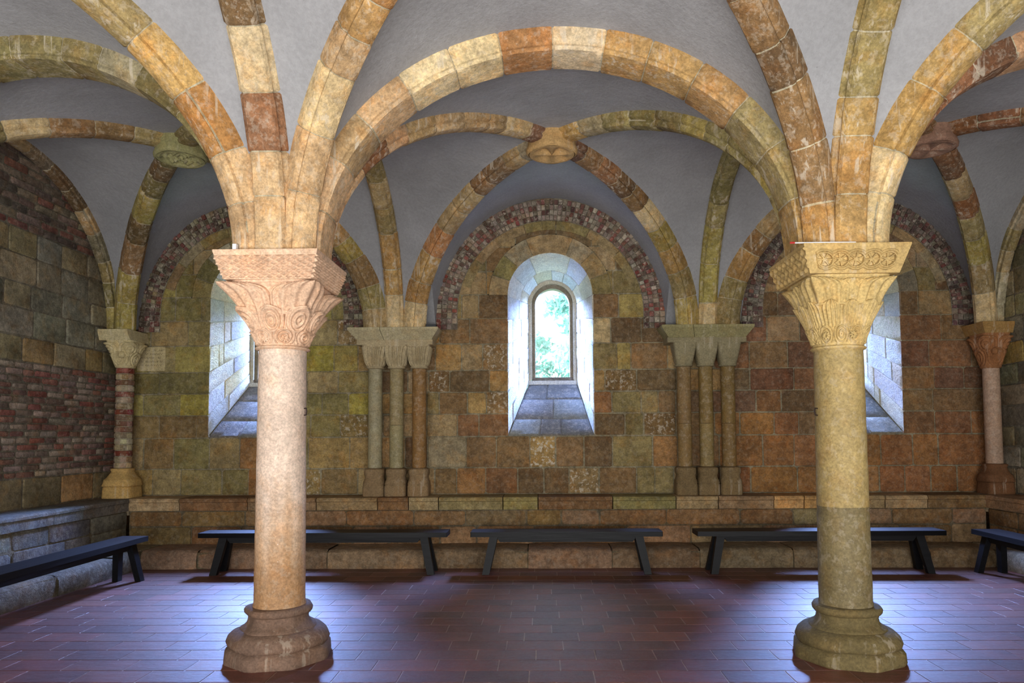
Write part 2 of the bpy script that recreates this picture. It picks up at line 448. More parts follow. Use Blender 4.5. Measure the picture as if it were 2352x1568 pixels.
for wi, wx in enumerate(WX):
    root = struct(thing('window_%d' % (wi + 1), '', '', (wx, IY, GB)))
    del root['label']; del root['category']
    ix = wx + (.04 if wi == 1 else 0.0)
    inv = -1
    def S(u, v, h, wx=wx, ix=ix):
        a = smoothpath(WR, WSILL, WSPR, WR, wx, u); b = smoothpath(.33, ISILL, WSPR + .02, .33, ix, u)
        cx, cz = wx, max(WSILL, min(WSPR, a[1] if (u <= 1 or u >= 2) else WSPR))
        x = a[0] + (b[0] - a[0]) * v; z = a[1] + (b[1] - a[1]) * v; y = WY + (IY - WY) * v
        dx, dz = wx - x, (cz - z if 1 < u < 2 else 0)
        l = math.hypot(dx, dz) or 1
        return (x + dx / l * h, y - h * .3, z + dz / l * h)
    mb = MB()
    wb = [(206, 204, 196), (190, 192, 192), (214, 206, 184), (200, 200, 204), (196, 186, 160)]
    if wi == 0: wb = [(216, 208, 180), (206, 206, 196), (190, 192, 190), (214, 200, 150)]
    js = [0, .155, .31, .46, .64, .82, 1.0]
    for a, b in zip(js, js[1:]):
        for side in (0, 1):
            u0, u1 = (a, b) if side == 0 else (3 - b, 3 - a)
            sp = sorted(random.sample([.22, .34, .5, .62, .76], 2)) if random.random() < .7 else [random.uniform(.3, .6)]
            vv = [0] + sp + [1]
            for v0, v1 in zip(vv, vv[1:]): patch(mb, S, u0, u1, v0, v1, jit(random.choice(wb), 8) + (random.choice([0, .2, .6]),), e=.01)
    hs = [1, 1.16, 1.34, 1.66, 1.84, 2.0]
    for k, (a, b) in enumerate(zip(hs, hs[1:])):
        patch(mb, S, a, b, 0, .62, jit(wb[k % len(wb)], 8), nu=8, e=.006)
    hs = [1, 1.12, 1.3, 1.5, 1.64, 1.82, 2.0]
    for k, (a, b) in enumerate(zip(hs, hs[1:])):
        patch(mb, S, a, b, .62, 1, jit(wb[(k + 2) % len(wb)], 8), nu=8, e=.006)
    # sloping sill
    def SS(u, v, h, wx=wx, ix=ix):
        hw = WR + (.33 - WR) * v; c = wx + (ix - wx) * v
        return (c - hw + 2 * hw * u, WY + (IY - WY) * v - h * .7, WSILL + (ISILL - WSILL) * v + h * .7)
    gy = [(128, 128, 124), (116, 116, 114), (140, 138, 130), (122, 120, 116)]
    for v0, v1, us in ((0, .30, [0, .36, .62, 1]), (.30, .68, [0, .52, 1]), (.68, 1, [0, .40, 1])):
        for a, b in zip(us, us[1:]): patch(mb, SS, a, b, v0, v1, jit(random.choice(gy), 6) + (.15,), e=.014, ev=.02)
    o = mb.build('window_reveal', M['reveal'], root, loc=root.location)
    setup(o)
    # inner frame: stone ring with recess
    mb = MB()
    gspr = GT - .245
    def ring(h0, h1, y0, y1, col, s0, s1, spr0, spr1):
        n = 24
        def pt(h, s, spr, i):
            if i == 0: return (ix - h, s)
            if i == n + 2: return (ix + h, s)
            a = PI * (1 - (i - 1) / n); return (ix + h * math.cos(a), spr + h * math.sin(a))
        mb.grid(lambda i, j: ((lambda p: (p[0], (y0, y1)[j], p[1]))(pt((h0, h1)[j], (s0, s1)[j], (spr0, spr1)[j], i))), n + 2, 1, col)
    fc = (188, 176, 148); fd = (132, 118, 92)
    isp = WSPR + .02
    ring(.335, .335, IY - .02, IY + .01, fc, ISILL, ISILL, isp, isp)
    ring(.335, .285, IY + .0, IY + .0, fc, ISILL, GB - .03, isp, gspr + .01)
    ring(.285, .285, IY + .0, IY + .05, fd, GB - .03, GB - .03, gspr + .01, gspr + .01)
    ring(.285, .240, IY + .05, IY + .05, fd, GB - .03, GB, gspr + .01, gspr)
    ring(.240, .240, IY + .05, IY + .19, fd, GB, GB, gspr, gspr)
    mb.box((ix - .335, IY - .03, ISILL - .02), (ix + .335, IY + .2, ISILL + .035), (196, 188, 168), .006)
    mb.box((ix - .29, IY + .02, ISILL + .03), (ix + .29, IY + .2, GB), (104, 92, 76), .006)
    setup(mb.build('window_frame', M['reveal'], root, loc=root.location))
    mb = MB()
    g = [(ix - .25, GB - .01), (ix + .25, GB - .01), (ix + .25, gspr)] + arc_pts(ix, gspr, .25, 16)[1:]
    mb.slab([(a, IY + .12, b) for a, b in g], Vector((0, -1, 0)), .006, 0, (255, 255, 255), cut=0, back=True)
    mb.build('glass_pane', M['glass'], root, loc=root.location)

# ------------------------------------------------------------------ brick arches on the back wall
BT = unp(1265, 459, WY)[1]
BR = 1.462
for bi, wx in enumerate(WX):
    mb = MB()
    cz = BT - BR
    palb = [(124, 84, 74), (112, 86, 76), (152, 136, 120), (132, 114, 102), (100, 76, 66), (164, 150, 132), (136, 78, 68), (116, 100, 88), (140, 126, 110)]
    if bi == 2: palb = [(104, 76, 70), (94, 76, 68), (118, 100, 90), (86, 68, 62), (122, 80, 72), (126, 116, 102)]
    if bi == 0: palb = [(108, 80, 70), (104, 88, 74), (132, 120, 100), (94, 76, 64), (122, 78, 68), (142, 132, 108)]
    zlow = 2.86
    n = 78; rr = [BR - .27, BR - .205, BR - .14, BR - .07, BR]
    leg = cz - zlow
    nleg = max(1, int(leg / .065))
    units = [('a', i) for i in range(n)] + [('l', i) for i in range(nleg)] + [('r', i) for i in range(nleg)]
    for kind, i in units:
        for k in range(4):
            for sub in (0,):
                g = .004
                r0, r1 = rr[k] + g, rr[k + 1] - g
                st = .5 if k % 2 else 0
                if kind == 'a':
                    t0 = PI * (i + st * .0) / n + .003; t1 = PI * (i + 1 + st * .0) / n - .003
                    q = [(wx + r * math.cos(t), cz + r * math.sin(t)) for r, t in ((r0, t0), (r1, t0), (r1, t1), (r0, t1))]
                else:
                    za = cz - leg * (i + 1) / nleg + .004; zb = cz - leg * i / nleg - .004
                    sg = 1 if kind == 'r' else -1
                    q = [(wx + sg * r0, za), (wx + sg * r1, za), (wx + sg * r1, zb), (wx + sg * r0, zb)]
                    if sg < 0: q = [q[1], q[0], q[3], q[2]]
                p = .022 + (.014 if (i + k) % 2 else 0) + random.uniform(-.006, .006)
                mb.slab([(a, WY - p, b) for a, b in q], Vector((0, -1, 0)), p + .012, .004, jit(random.choice(palb), 12) + (random.choice([0, 0, .3]),), cut=.004)
    for j in range(40):
        a = arc_pts(wx, cz, BR - .275, 40); b = arc_pts(wx, cz, BR + .01, 40)
        mb.poly([(a[j][0], WY - .012, a[j][1]), (b[j][0], WY - .012, b[j][1]), (b[j + 1][0], WY - .012, b[j + 1][1]), (a[j + 1][0], WY - .012, a[j + 1][1])], (120, 112, 96))
    for sg in (-1, 1):
        xa, xb = sorted((wx + sg * (BR - .275), wx + sg * (BR + .01)))
        mb.poly([(xa, WY - .012, zlow), (xb, WY - .012, zlow), (xb, WY - .012, cz), (xa, WY - .012, cz)], (120, 112, 96))
    o = setup(mb.build('brick_arch', M['brick']))
    tag(o, ['brick arch over the left window, partly behind the peach column', 'red and grey brick arch framing the middle window head', 'dark brick arch over the right window, beside the olive column'][bi], 'brick arch', 'brick arches on the back wall')

# ------------------------------------------------------------------ side walls
def side_wall(x, nx, name, yb):
    mb = MB(); rows = []
    z = ZL
    def mp(y, zz, o): return (x + nx * o, y, zz)
    def add(z0, z1, wmin, wmax, pal):
        rows.append((z0, z1, fill_row(yb, WY, wmin, wmax, pal)))
    gp = lambda _: random.choice([(134, 126, 98), (118, 112, 90), (138, 126, 92), (124, 118, 100)])
    add(ZL, ZL + .32, .35, .6, lambda _: random.choice([(140, 124, 92), (150, 136, 110), (160, 128, 84)]))
    bp = lambda _: random.choice([(134, 96, 82), (120, 100, 90), (146, 126, 112), (132, 82, 70), (112, 92, 82), (134, 116, 104), (122, 88, 76), (150, 134, 118)])
    z = ZL + .32
    while z < 2.28:
        if nx > 0: rows.append((z, z + .072, fill_row(5.0, WY, .16, .30, bp))); z += .072
        else: rows.append((z, z + .25, fill_row(5.0, WY, .28, .5, lambda _: random.choice([(130, 122, 100), (118, 110, 88), (126, 112, 84), (112, 96, 80)])))); z += .25
    rows2 = [(ZL + .32, 2.30)]
    zt = z
    for h in (.27, .30, .26, .30, .27):
        add(zt, zt + h, .32, .58, gp if h != .27 or zt > 2.5 else lambda _: random.choice([(170, 140, 76), (140, 130, 96), (150, 128, 84)])); zt += h
    while zt < 4.9:
        add(zt, zt + .085, .2, .36, lambda _: random.choice([(118, 100, 86), (104, 86, 76), (120, 80, 68), (130, 116, 98), (96, 84, 74)])); zt += .085
    if yb < 5.0 and nx > 0 or nx < 0:
        zz = ZL + .32
        for h in (.32, .34, .30, .30):
            z1 = min(zz + h, z); rows.append((zz, z1, fill_row(yb, 5.0, .35, .6, gp))); zz = z1
    n = Vector((nx, 0, 0))
    def mp2(y, zz, o): return mp(y, zz, o)
    # keep outward winding on either side
    if nx < 0: coursework(mb, lambda y, zz, o: mp(y, zz, o), n, rows, jog=.008, mortar=(112, 104, 88))
    else: coursework(mb, lambda y, zz, o: mp(y, zz, o), n, rows, jog=.008, mortar=(112, 104, 88))
    mb.poly([(x - nx * .012, yb, 0), (x - nx * .012, WY, 0), (x - nx * .012, WY, ZL), (x - nx * .012, yb, ZL)], K['brown'])
    mb.poly([(x - nx * .4, -3.2, 0), (x - nx * .4, WY + .95, 0), (x - nx * .4, WY + .95, 5.0), (x - nx * .4, -3.2, 5.0)], K['grey'])
    mb.poly([(x - nx * .4, yb, 0), (x - nx * .012, yb, 0), (x - nx * .012, yb, 5.0), (x - nx * .4, yb, 5.0)], K['grey'])
    return struct(setup(mb.build(name, M['stone'])))
side_wall(XL, 1, 'wall_left', 1.0)
side_wall(XR, -1, 'wall_right', 1.0)

# ------------------------------------------------------------------ floor of terracotta tiles
mb = MB()
TW, TL = .2155, .405
y = -3.0; r = 0
y_edge = 7.86
while y < y_edge + .2:
    off = (r % 2) * TL * .5 + random.uniform(-.06, .06)
    x = XL - .3 - TL + off
    while x < XR + .3:
        g = .0045
        c = jit(random.choice([(98, 50, 37), (104, 53, 38), (92, 47, 35), (110, 58, 42), (94, 52, 40), (86, 46, 37)]), 7)
        mb.slab([(x + g, y + g, 0), (x + TL - g, y + g, 0), (x + TL - g, y + TW - g, 0), (x + g, y + TW - g, 0)], Vector((0, 0, 1)), .01, .0008, c, cut=.003)
        x += TL
    y += TW; r += 1
mb.poly([(XL - .4, -3.2, -.003), (XR + .4, -3.2, -.003), (XR + .4, 9.0, -.003), (XL - .4, 9.0, -.003)], (150, 122, 104))
floor = struct(mb.build('floor', M['tile']))

# ------------------------------------------------------------------ ledges (stone bench) and low steps round the walls
STEPZ = .215
def ledge(name, p0, p1, nrm, label, seed, pal, pal2):
    """stone seat running from p0 to p1 (its front face), nrm = direction into the room"""
    random.seed(seed)
    p0 = Vector(p0); p1 = Vector(p1); t = (p1 - p0).normalized(); L = (p1 - p0).length; n = Vector(nrm)
    up = Vector((0, 0, 1)); mb = MB(); D = .40
    def P(a, o, z): return p0 + t * a + n * o + up * z
    zs = ZL
    # top course with rounded nosing: profile out, z
    prof = [(-D, zs), (-.02, zs), (.012, zs - .004), (.026, zs - .022), (.026, zs - .045), (.010, zs - .055), (.006, zs - .15), (-.03, zs - .155)]
    a = 0
    while a < L - .01:
        w = random.uniform(.36, .95); 
        if L - a - w < .3: w = L - a
        c = jit(random.choice(pal), 8); s = random.uniform(-.004, .006)
        mb.grid(lambda i, j, a=a, w=w, s=s: P(a + .006 + (w - .012) * i, prof[j][0] + (s if j > 0 else 0), prof[j][1]), 1, len(prof) - 1, c, flip=True)
        for e in (a + .006, a + w - .006):
            mb.poly([P(e, q[0] + s, q[1]) for q in prof], c)
        a += w
    mb.poly([P(0, -D, zs - .008), P(L, -D, zs - .008), P(L, -.012, zs - .008), P(0, -.012, zs - .008)], (120, 110, 88))
    # lower courses
    z0 = STEPZ
    zz = [0, STEPZ + .14, zs - .155] if random.random() < .0 else [0, zs - .155 - .18, zs - .155]
    rows = []
    for k, (za, zb) in enumerate(((STEPZ - .02, zs - .155 - .19), (zs - .155 - .19, zs - .155))):
        rows.append((za, zb, fill_row(0, L, .4, .9, lambda _: random.choice(pal2))))
    coursework(mb, lambda a_, z, o: tuple(P(a_, o - .012, z)), n, rows, bev=.012, cut=.02, jog=.008, mortar=(110, 98, 76))
    o = setup(mb.build(name, M['stone']))
    return struct(o)
def step(name, p0, p1, nrm, depth, seed, pal):
    random.seed(seed)
    p0 = Vector(p0); p1 = Vector(p1); t = (p1 - p0).normalized(); L = (p1 - p0).length; n = Vector(nrm)
    up = Vector((0, 0, 1)); mb = MB()
    def P(a, o, z): return p0 + t * a + n * o + up * z
    a = 0
    while a < L - .01:
        w = random.uniform(.55, 1.2)
        if L - a - w < .45: w = L - a
        c = jit(random.choice(pal), 8); s = random.uniform(-.018, .018); dz = random.uniform(-.008, .006)
        h = STEPZ + dz
        prof = [(-depth, h), (-.10, h), (-.05, h - .006), (-.02, h - .025), (-.004, h - .06), (.0, h - .11), (-.004, .03), (-.012, .0)]
        nu = 5
        def fn(i, j):
            e = .010 if i in (0, nu) else 0
            ee = .006 if i == 0 else (-.006 if i == nu else 0)
            return P(a + w * i / nu + ee, prof[j][0] + (s if j else 0) - e + random.uniform(-.004, .004), prof[j][1] - (e if j < 6 else 0) * .8)
        mb.grid(fn, nu, len(prof) - 1, c, flip=True)
        a += w
    mb.poly([P(0, -depth, STEPZ - .025), P(L, -depth, STEPZ - .025), P(L, -.05, STEPZ - .025), P(0, -.05, STEPZ - .025)], (104, 92, 70))
    mb.poly([P(0, -.03, 0), P(L, -.03, 0), P(L, -.03, STEPZ - .03), P(0, -.03, STEPZ - .03)], (104, 92, 70))
    return struct(setup(mb.build(name, M['stone'])))
LF = 8.45                           # ledge front on back wall
SF = 7.97                           # step front on back wall
LX, SX = -5.03, -4.60
RX, RSX = 5.30, 5.08
lp = [K['tan'], K['ochre'], K['olive'], K['brown'], K['tan'], (150, 120, 86), (180, 140, 84)]
lp2 = [K['brown'], (150, 116, 80), (134, 104, 66), (142, 116, 84), (126, 106, 70)]
sp_ = [(138, 114, 86), (128, 104, 76), (124, 104, 78), (144, 116, 90)]
ledge('trim_1', (LX, LF, 0), (RX, LF, 0), (0, -1, 0), '', 11, lp, lp2)
ledge('trim_2', (LX, 1.0, 0), (LX, LF, 0), (1, 0, 0), '', 12, [(112, 110, 104), (104, 103, 98), (114, 108, 96)], [(104, 101, 94), (98, 94, 86), (110, 102, 88)])
ledge('trim_3', (RX, 1.0, 0), (RX, LF, 0), (-1, 0, 0), '', 13, lp2, lp2)
step('trim_4', (SX, SF, 0), (RSX, SF, 0), (0, -1, 0), LF - SF + .02, 21, sp_)
step('trim_5', (SX, 1.0, 0), (SX, SF + .1, 0), (1, 0, 0), SX - LX + .02, 22, [(98, 90, 76), (104, 92, 74), (92, 86, 72)])
step('trim_6', (RSX, 1.0, 0), (RSX, SF + .1, 0), (-1, 0, 0), RX - RSX + .02, 23, [(118, 110, 92), (124, 112, 90)])
mb = MB()
for xa, xb in ((LX - .02, SX - .03), (RSX + .03, RX + .02)):
    mb.slab([(xa, SF, STEPZ - .004), (xb, SF, STEPZ - .004), (xb, LF + .02, STEPZ - .004), (xa, LF + .02, STEPZ - .004)], Vector((0, 0, 1)), .2, .01, (138, 122, 96))
for xa, xb in ((XL, LX), (RX, XR)):
    mb.slab([(xa, LF, ZL - .002), (xb, LF, ZL - .002), (xb, WY, ZL - .002), (xa, WY, ZL - .002)], Vector((0, 0, 1)), .2, .01, (138, 122, 96))
struct(mb.build('trim_7', M['stone']))

# ------------------------------------------------------------------ vault: arches
ZT = ZC                              # springing
def arch_curves():
    pass
class Ell:
    """quarter or half ellipse in a vertical plane. P(phi): phi 0 = springing at +dir end, 90 = crown"""
    def __init__(s, cx, cy, dx, dy, a, z0, b, pw=1.0):
        s.c = Vector((cx, cy, 0)); s.d = Vector((dx, dy, 0)).normalized(); s.a = a; s.z0 = z0; s.b = b
    def P(s, f): return s.c + s.d * s.a * math.cos(f) + Vector((0, 0, s.z0 + s.b * math.sin(f)))
    def frame(s, f):
        t = (s.d * (-s.a * math.sin(f)) + Vector((0, 0, s.b * math.cos(f)))).normalized()
        B = Vector((-s.d.y, s.d.x, 0))
        n = B.cross(t); 
        out = s.d * (math.cos(f) / s.a) + Vector((0, 0, math.sin(f) / s.b))
        if n.dot(out) < 0: n = -n
        return t, B, n

PROF_D = [(-.112, .24), (-.112, .085), (-.102, .070), (-.080, .058), (-.086, .034), (-.072, .010), (-.035, 0), (.035, 0), (.072, .010), (.086, .034), (.080, .058), (.102, .070), (.112, .085), (.112, .24)]
PROF_T = [(-.172, .40), (-.172, .168), (-.155, .160), (-.155, .135), (-.150, .060), (-.138, .040), (-.145, .022), (-.130, .002), (-.05, -.004), (.05, -.004), (.130, .002), (.145, .022), (.138, .040), (.150, .060), (.155, .135), (.155, .160), (.172, .168), (.172, .40)]
PROF_W = [(-.07, .20), (-.07, .06), (-.05, .05), (-.05, .01), (-.02, 0), (.02, 0), (.05, .01), (.05, .05), (.07, .06), (.07, .20)]

def rib(name, E, f0, f1, prof, nv, cols, label, cat, group=None, irregular=.25, seed=0, extra=0.0):
    """voussoirs along an arch; f0, f1 the angles it runs between"""
    random.seed(seed + 101)
    mb = MB(); NS = 200
    pts = [E.P(f0 + (f1 - f0) * i / NS) for i in range(NS + 1)]
    cum = [0]
    for a, b in zip(pts, pts[1:]): cum.append(cum[-1] + (b - a).length)
    L = cum[-1]
    def at(s):
        s = max(0, min(L, s)); lo, hi = 0, NS
        while hi - lo > 1:
            m = (lo + hi) // 2
            if cum[m] <= s: lo = m
            else: hi = m
        k = (s - cum[lo]) / max(1e-9, cum[hi] - cum[lo])
        return f0 + (f1 - f0) * (lo + k) / NS
    w = [1 + random.uniform(-irregular, irregular) for _ in range(nv)]
    tot = sum(w); edges = [0]
    for q in w: edges.append(edges[-1] + q / tot * L)
    np_ = len(prof); mean = [sum(c[q] for c in cols) / len(cols) for q in range(3)]
    # mortar core
    cn = 40
    def core(i, j):
        f = at(L * j / cn); p = E.P(f); t, B, n = E.frame(f)
        b, h = prof[i]; return p + B * b * .93 + n * (h + .008)
    mb.grid(core, np_ - 1, cn, (176, 166, 138))
    for k in range(nv):
        s0, s1 = edges[k], edges[k + 1]; c = cols[k % len(cols)]; c = jit(tuple(c[q] * .74 + mean[q] * .26 for q in range(3)), 6)
        g = .0035; nseg = max(3, int((s1 - s0) / .07)); ch = .010
        ss = [s0 + g, s0 + g + ch] + [s0 + g + ch + (s1 - s0 - 2 * g - 2 * ch) * i / nseg for i in range(1, nseg)] + [s1 - g - ch, s1 - g]
        ob, on = random.uniform(-.004, .004), random.uniform(-.005, .004)
        def fn(i, j):
            f = at(ss[j]); p = E.P(f); t, B, n = E.frame(f); b, h = prof[i]
            if j in (0, len(ss) - 1): b *= .955; h += .007
            jj = random.uniform(-.0012, .0012)
            return p + B * (b + ob + jj) + n * (h + on)
        base = len(mb.v)
        mb.grid(fn, np_ - 1, len(ss) - 1, c)
        m = len(ss) - 1
        mb.face([base + i for i in range(np_)], c); mb.face([base + m * np_ + i for i in range(np_)][::-1], c)
    o = setup(mb.build(name, M['rib']), 40)
    return tag(o, label, cat, group)

def kc(s): return [K[w] for w in s.split()]
HX = [(XL, CX[0]), (CX[0], CX[1]), (CX[1], XR)]
BCX = [(a + b) / 2 for a, b in HX]
BYB = (CY + WY) / 2; BYM = CY - 1.94
TB = 1.44                            # rise of transverse soffit
DZ = 1.65                            # rise of diagonal soffit
LB = 1.72                            # rise of longitudinal soffit
# transverse arches
E = Ell(BCX[1], CY, -1, 0, 1.64, ZT, TB)
rib('transverse_arch', E, 0, PI, PROF_T, 14, kc('peach pink tan pink creamy creamy orange white ochre ochre ochre olive olive ochre'), 'broad round stone arch spanning between the two free columns', 'arch', 'broad arches over the columns', irregular=.12, seed=1)
E = Ell(BCX[0], CY, 1, 0, (CX[0] - XL) / 2 - .30, ZT, TB)
rib('transverse_arch', E, 0, PI, PROF_T, 14, kc('peach olive olive olive2 grey olive olive2 olive2 olive olive2 tan'), 'broad olive stone arch left of the peach column', 'arch', 'broad arches over the columns', seed=2)
E = Ell(BCX[2], CY, -1, 0, (XR - CX[1]) / 2 - .30, ZT, TB)
rib('transverse_arch', E, 0, PI, PROF_T, 14, kc('ochre olive red red dred pink red dred red'), 'broad reddish stone arch right of the olive column, behind its ribs', 'arch', 'broad arches over the columns', seed=3)
# longitudinal arches, front half and back
for ci, cx in enumerate(CX):
    nm = ('peach', 'olive')[ci]
    E = Ell(cx, CY - 1.94, 0, 1, 1.64, ZT, LB + .12)
    rib('longitudinal_rib', E, 0, PI / 2 + .05, PROF_D if False else [(b * 1.22, h * 1.1) for b, h in PROF_D], 9, kc('peach peach red creamy dbrown brown ochre tan tan') if ci == 0 else kc('ochre ochre ochre olive olive olive2 ochre olive2 olive'), 'middle rib rising from the %s column toward the viewer' % nm, 'rib', 'ribs running front to back', seed=4 + ci)
    E = Ell(cx, (CY + .31 + WY - .36) / 2, 0, -1, (WY - .36 - CY - .31) / 2, ZT + .05, LB - .05)
    rib('longitudinal_rib', E, 0, PI, PROF_D, 14, kc('peach tan olive brown tan olive tan brown olive tan olive ochre ochre cream') if ci == 0 else kc('ochre olive olive2 olive2 olive grey olive2 olive2 olive olive2 olive ygreen ygreen cream'), 'rib landing on the middle of the wall pier behind the %s column' % nm, 'rib', 'ribs running front to back', seed=8 + ci)
# diagonals
BZ = ZT + DZ
def diag(bx, by, cx, cy, cols, label, seed, z0=ZT, nv=9, st=None, wide=1.0):
    if st is None: st = .34 if z0 == ZT else .50
    d = Vector((cx - bx, cy - by, 0)); Lh = d.length
    E = Ell(bx, by, d.x, d.y, Lh - st, z0, BZ - z0)
    rib('diagonal_rib', E, 0, PI / 2 - .05, [(b * wide, h) for b, h in PROF_D], nv, cols, label, 'rib', 'diagonal ribs', seed=seed)
cn = [('peach', 'left'), ('olive', 'right')]
# back row of bays
diag(BCX[1], BYB, CX[0], CY, kc('peach pink pink red pink tan tan tan tan tan dred'), 'rib from the peach column to the middle keystone', 31, nv=11)
diag(BCX[1], BYB, CX[1], CY, kc('ochre olive ygreen olive olive ygreen olive2 olive2 olive grey'), 'olive rib from the right column to the middle keystone', 32, nv=11)
diag(BCX[1], BYB, CX[0], WY, kc('cream ochre ochre orange tan tan brown dbrown tan grey'), 'rib from the left wall pier up to the middle keystone', 33, z0=ZP, nv=10)
diag(BCX[1], BYB, CX[1], WY, kc('ygreen olive ochre ygreen cream brown dbrown red brown dred'), 'rib from the right wall pier up to the middle keystone', 34, z0=ZP, nv=10)
diag(BCX[0], BYB, CX[0], CY, kc('peach olive olive olive2 olive2 olive'), 'rib from the peach column to the left keystone, behind the broad arch', 35, nv=10)
diag(BCX[0], BYB, CX[0], WY, kc('tan olive brown ygreen ochre brown olive2 olive'), 'rib from the left wall pier to the left keystone', 36, z0=ZP, nv=10)
diag(BCX[0], BYB, XL, WY, kc('ygreen ygreen brown dbrown ygreen olive2 dbrown olive2'), 'rib from the far left corner column to the left keystone', 37, z0=ZP, nv=8)
diag(BCX[0], BYB, XL, CY, kc('olive olive olive cream olive2 cream brown brown'), 'nearly level rib running left from the left keystone to the frame edge', 38, nv=9)
diag(BCX[2], BYB, CX[1], CY, kc('ochre red dred red brown'), 'rib from the olive column to the right keystone', 39, nv=10)
diag(BCX[2], BYB, CX[1], WY, kc('olive olive ochre brown tan brown red'), 'rib from the right wall pier to the right keystone', 40, z0=ZP, nv=10)
diag(BCX[2], BYB, XR, WY, kc('cream olive ygreen olive red tan dred red'), 'banded rib from the far right corner column to the right keystone', 41, z0=ZP, nv=9)
diag(BCX[2], BYB, XR, CY, kc('brown red red brown dred dred red'), 'red rib running right from the right keystone to the frame edge', 42, nv=10)
# middle row, toward the viewer
diag(BCX[0], BYM, CX[0], CY, kc('peach peach orange gold olive olive ochre'), 'thick rib from the peach column up to the upper left frame corner', 43, nv=9, wide=1.0)
diag(BCX[1], BYM, CX[0], CY, kc('peach peach cream tan ochre orange tan ochre tan'), 'thick rib from the peach column leaning right toward the viewer', 44, nv=9, wide=1.0)
diag(BCX[1], BYM, CX[1], CY, kc('ochre brown brown dbrown brown brown ochre'), 'thick dark brown rib from the olive column leaning left', 45, nv=9, wide=1.0)
diag(BCX[2], BYM, CX[1], CY, kc('cream cream ochre ochre olive olive2 olive'), 'thick rib from the olive column up to the upper right frame corner', 46, nv=9, wide=1.0)
# thin wall ribs on the side walls
for x, nm, sg, cc in ((XL + .06, 'left', 1, 'ygreen olive2 olive dgrey tan dbrown dbrown dgrey tan'), (XR - .06, 'right', -1, 'grey grey tan olive grey grey')):
    E = Ell(x, (CY + WY) / 2 - .06, 0, 1, (WY - CY) / 2 - .22, ZP, BZ - ZP + .12)
    rib('wall_rib', E, 0, PI, PROF_W, 18, kc(cc), 'slender moulded rib against the %s wall' % nm, 'rib', 'ribs against the side walls', seed=60 + (x > 0))

# ------------------------------------------------------------------ vault: plastered webs
def hgt(u, k, b, z0): 
    u = abs(u)
    return z0 + b * math.sqrt(max(0, 1 - (u / k) ** 2)) if u < k else z0
mb = MB()
def web(xa, xb, ya, yb, zf):
    """zf(side, u, x) height of the web along the four edges and along the diagonals"""
    cx, cy, hx, hy = (xa + xb) / 2, (ya + yb) / 2, (xb - xa) / 2, (yb - ya) / 2
    NU = 64
    us = [math.sin(PI / 2 * i / NU) * 1.0 for i in range(-NU, NU + 1)]
    us = sorted(set(us))
    for side in ('-y', '+y', '-x', '+x'):
        nv = 12
        def fn(i, j):
            u = us[i]; t = j / nv; v = abs(u) + (1 - abs(u)) * t
            s = -1 if side[0] == '-' else 1
            if side[1] == 'y': x, y = cx + u * hx, cy + s * v * hy
            else: x, y = cx + s * v * hx, cy + u * hy
            z = zf('d', u, x, y) * (1 - t) + zf(side, u, x, y) * t + .05 * math.sin(PI * t) * (1 - abs(u))
            return (x, y, z)
        mb.grid(fn, len(us) - 1, nv, (150, 150, 150))
WO = .15
for k, (xa, xb) in enumerate(HX):
    hx = (xb - xa) / 2; wx = WX[k]
    def zb(side, u, x, y, hx=hx, k=k, wx=wx):
        dk = 1 - (.48 if y > BYB else .34) / 2.74 + .03
        if side == 'd':
            zz = ZP if y > BYB else ZT
            return hgt(u, dk, BZ - zz + .10, zz)
        if side == '-y': return hgt(u, (hx - .30 + .13) / hx, TB + .13, ZT)
        if side == '+y': return hgt((x - wx) / BR, 1, BT - 2.9 + .02, 2.9)
        ext = (side == '-x' and k == 0) or (side == '+x' and k == 2)
        if ext: return hgt(u, .95, BZ - ZP + .2, ZP)
        return hgt(u, .905, LB + .10, ZT)
    web(xa, xb, CY, WY, zb)
    def zm(side, u, x, y, hx=hx, k=k):
        dk = 1 - .34 / 2.74 + .035
        if side == 'd': return hgt(u, dk, DZ + .085, ZT)
        if side in ('-y', '+y'): return hgt(u, (hx - .30 + .13) / hx, TB + .13, ZT)
        ext = (side == '-x' and k == 0) or (side == '+x' and k == 2)
        if ext: return hgt(u, .93, DZ + .1, ZT)
        return hgt(u, .893, LB + .21, ZT)
    web(xa, xb, CY - 3.88, CY, zm)
ceil = struct(mb.build('ceiling', M['plaster'], smooth=True))
try: ceil.data.set_sharp_from_angle(angle=R(50))
except Exception: pass
mb = MB()
mb.box((XL - .4, -3.2, 5.0), (XR + .4, WY + .95, 5.2), (150, 150, 150))
mb.box((XL - .4, -3.2, 3.4), (XR + .4, CY - 3.88, 3.5), (150, 150, 150))  # flat slab over the unseen front bay, added to keep sky light out
struct(mb.build('ceiling', M['plaster']))

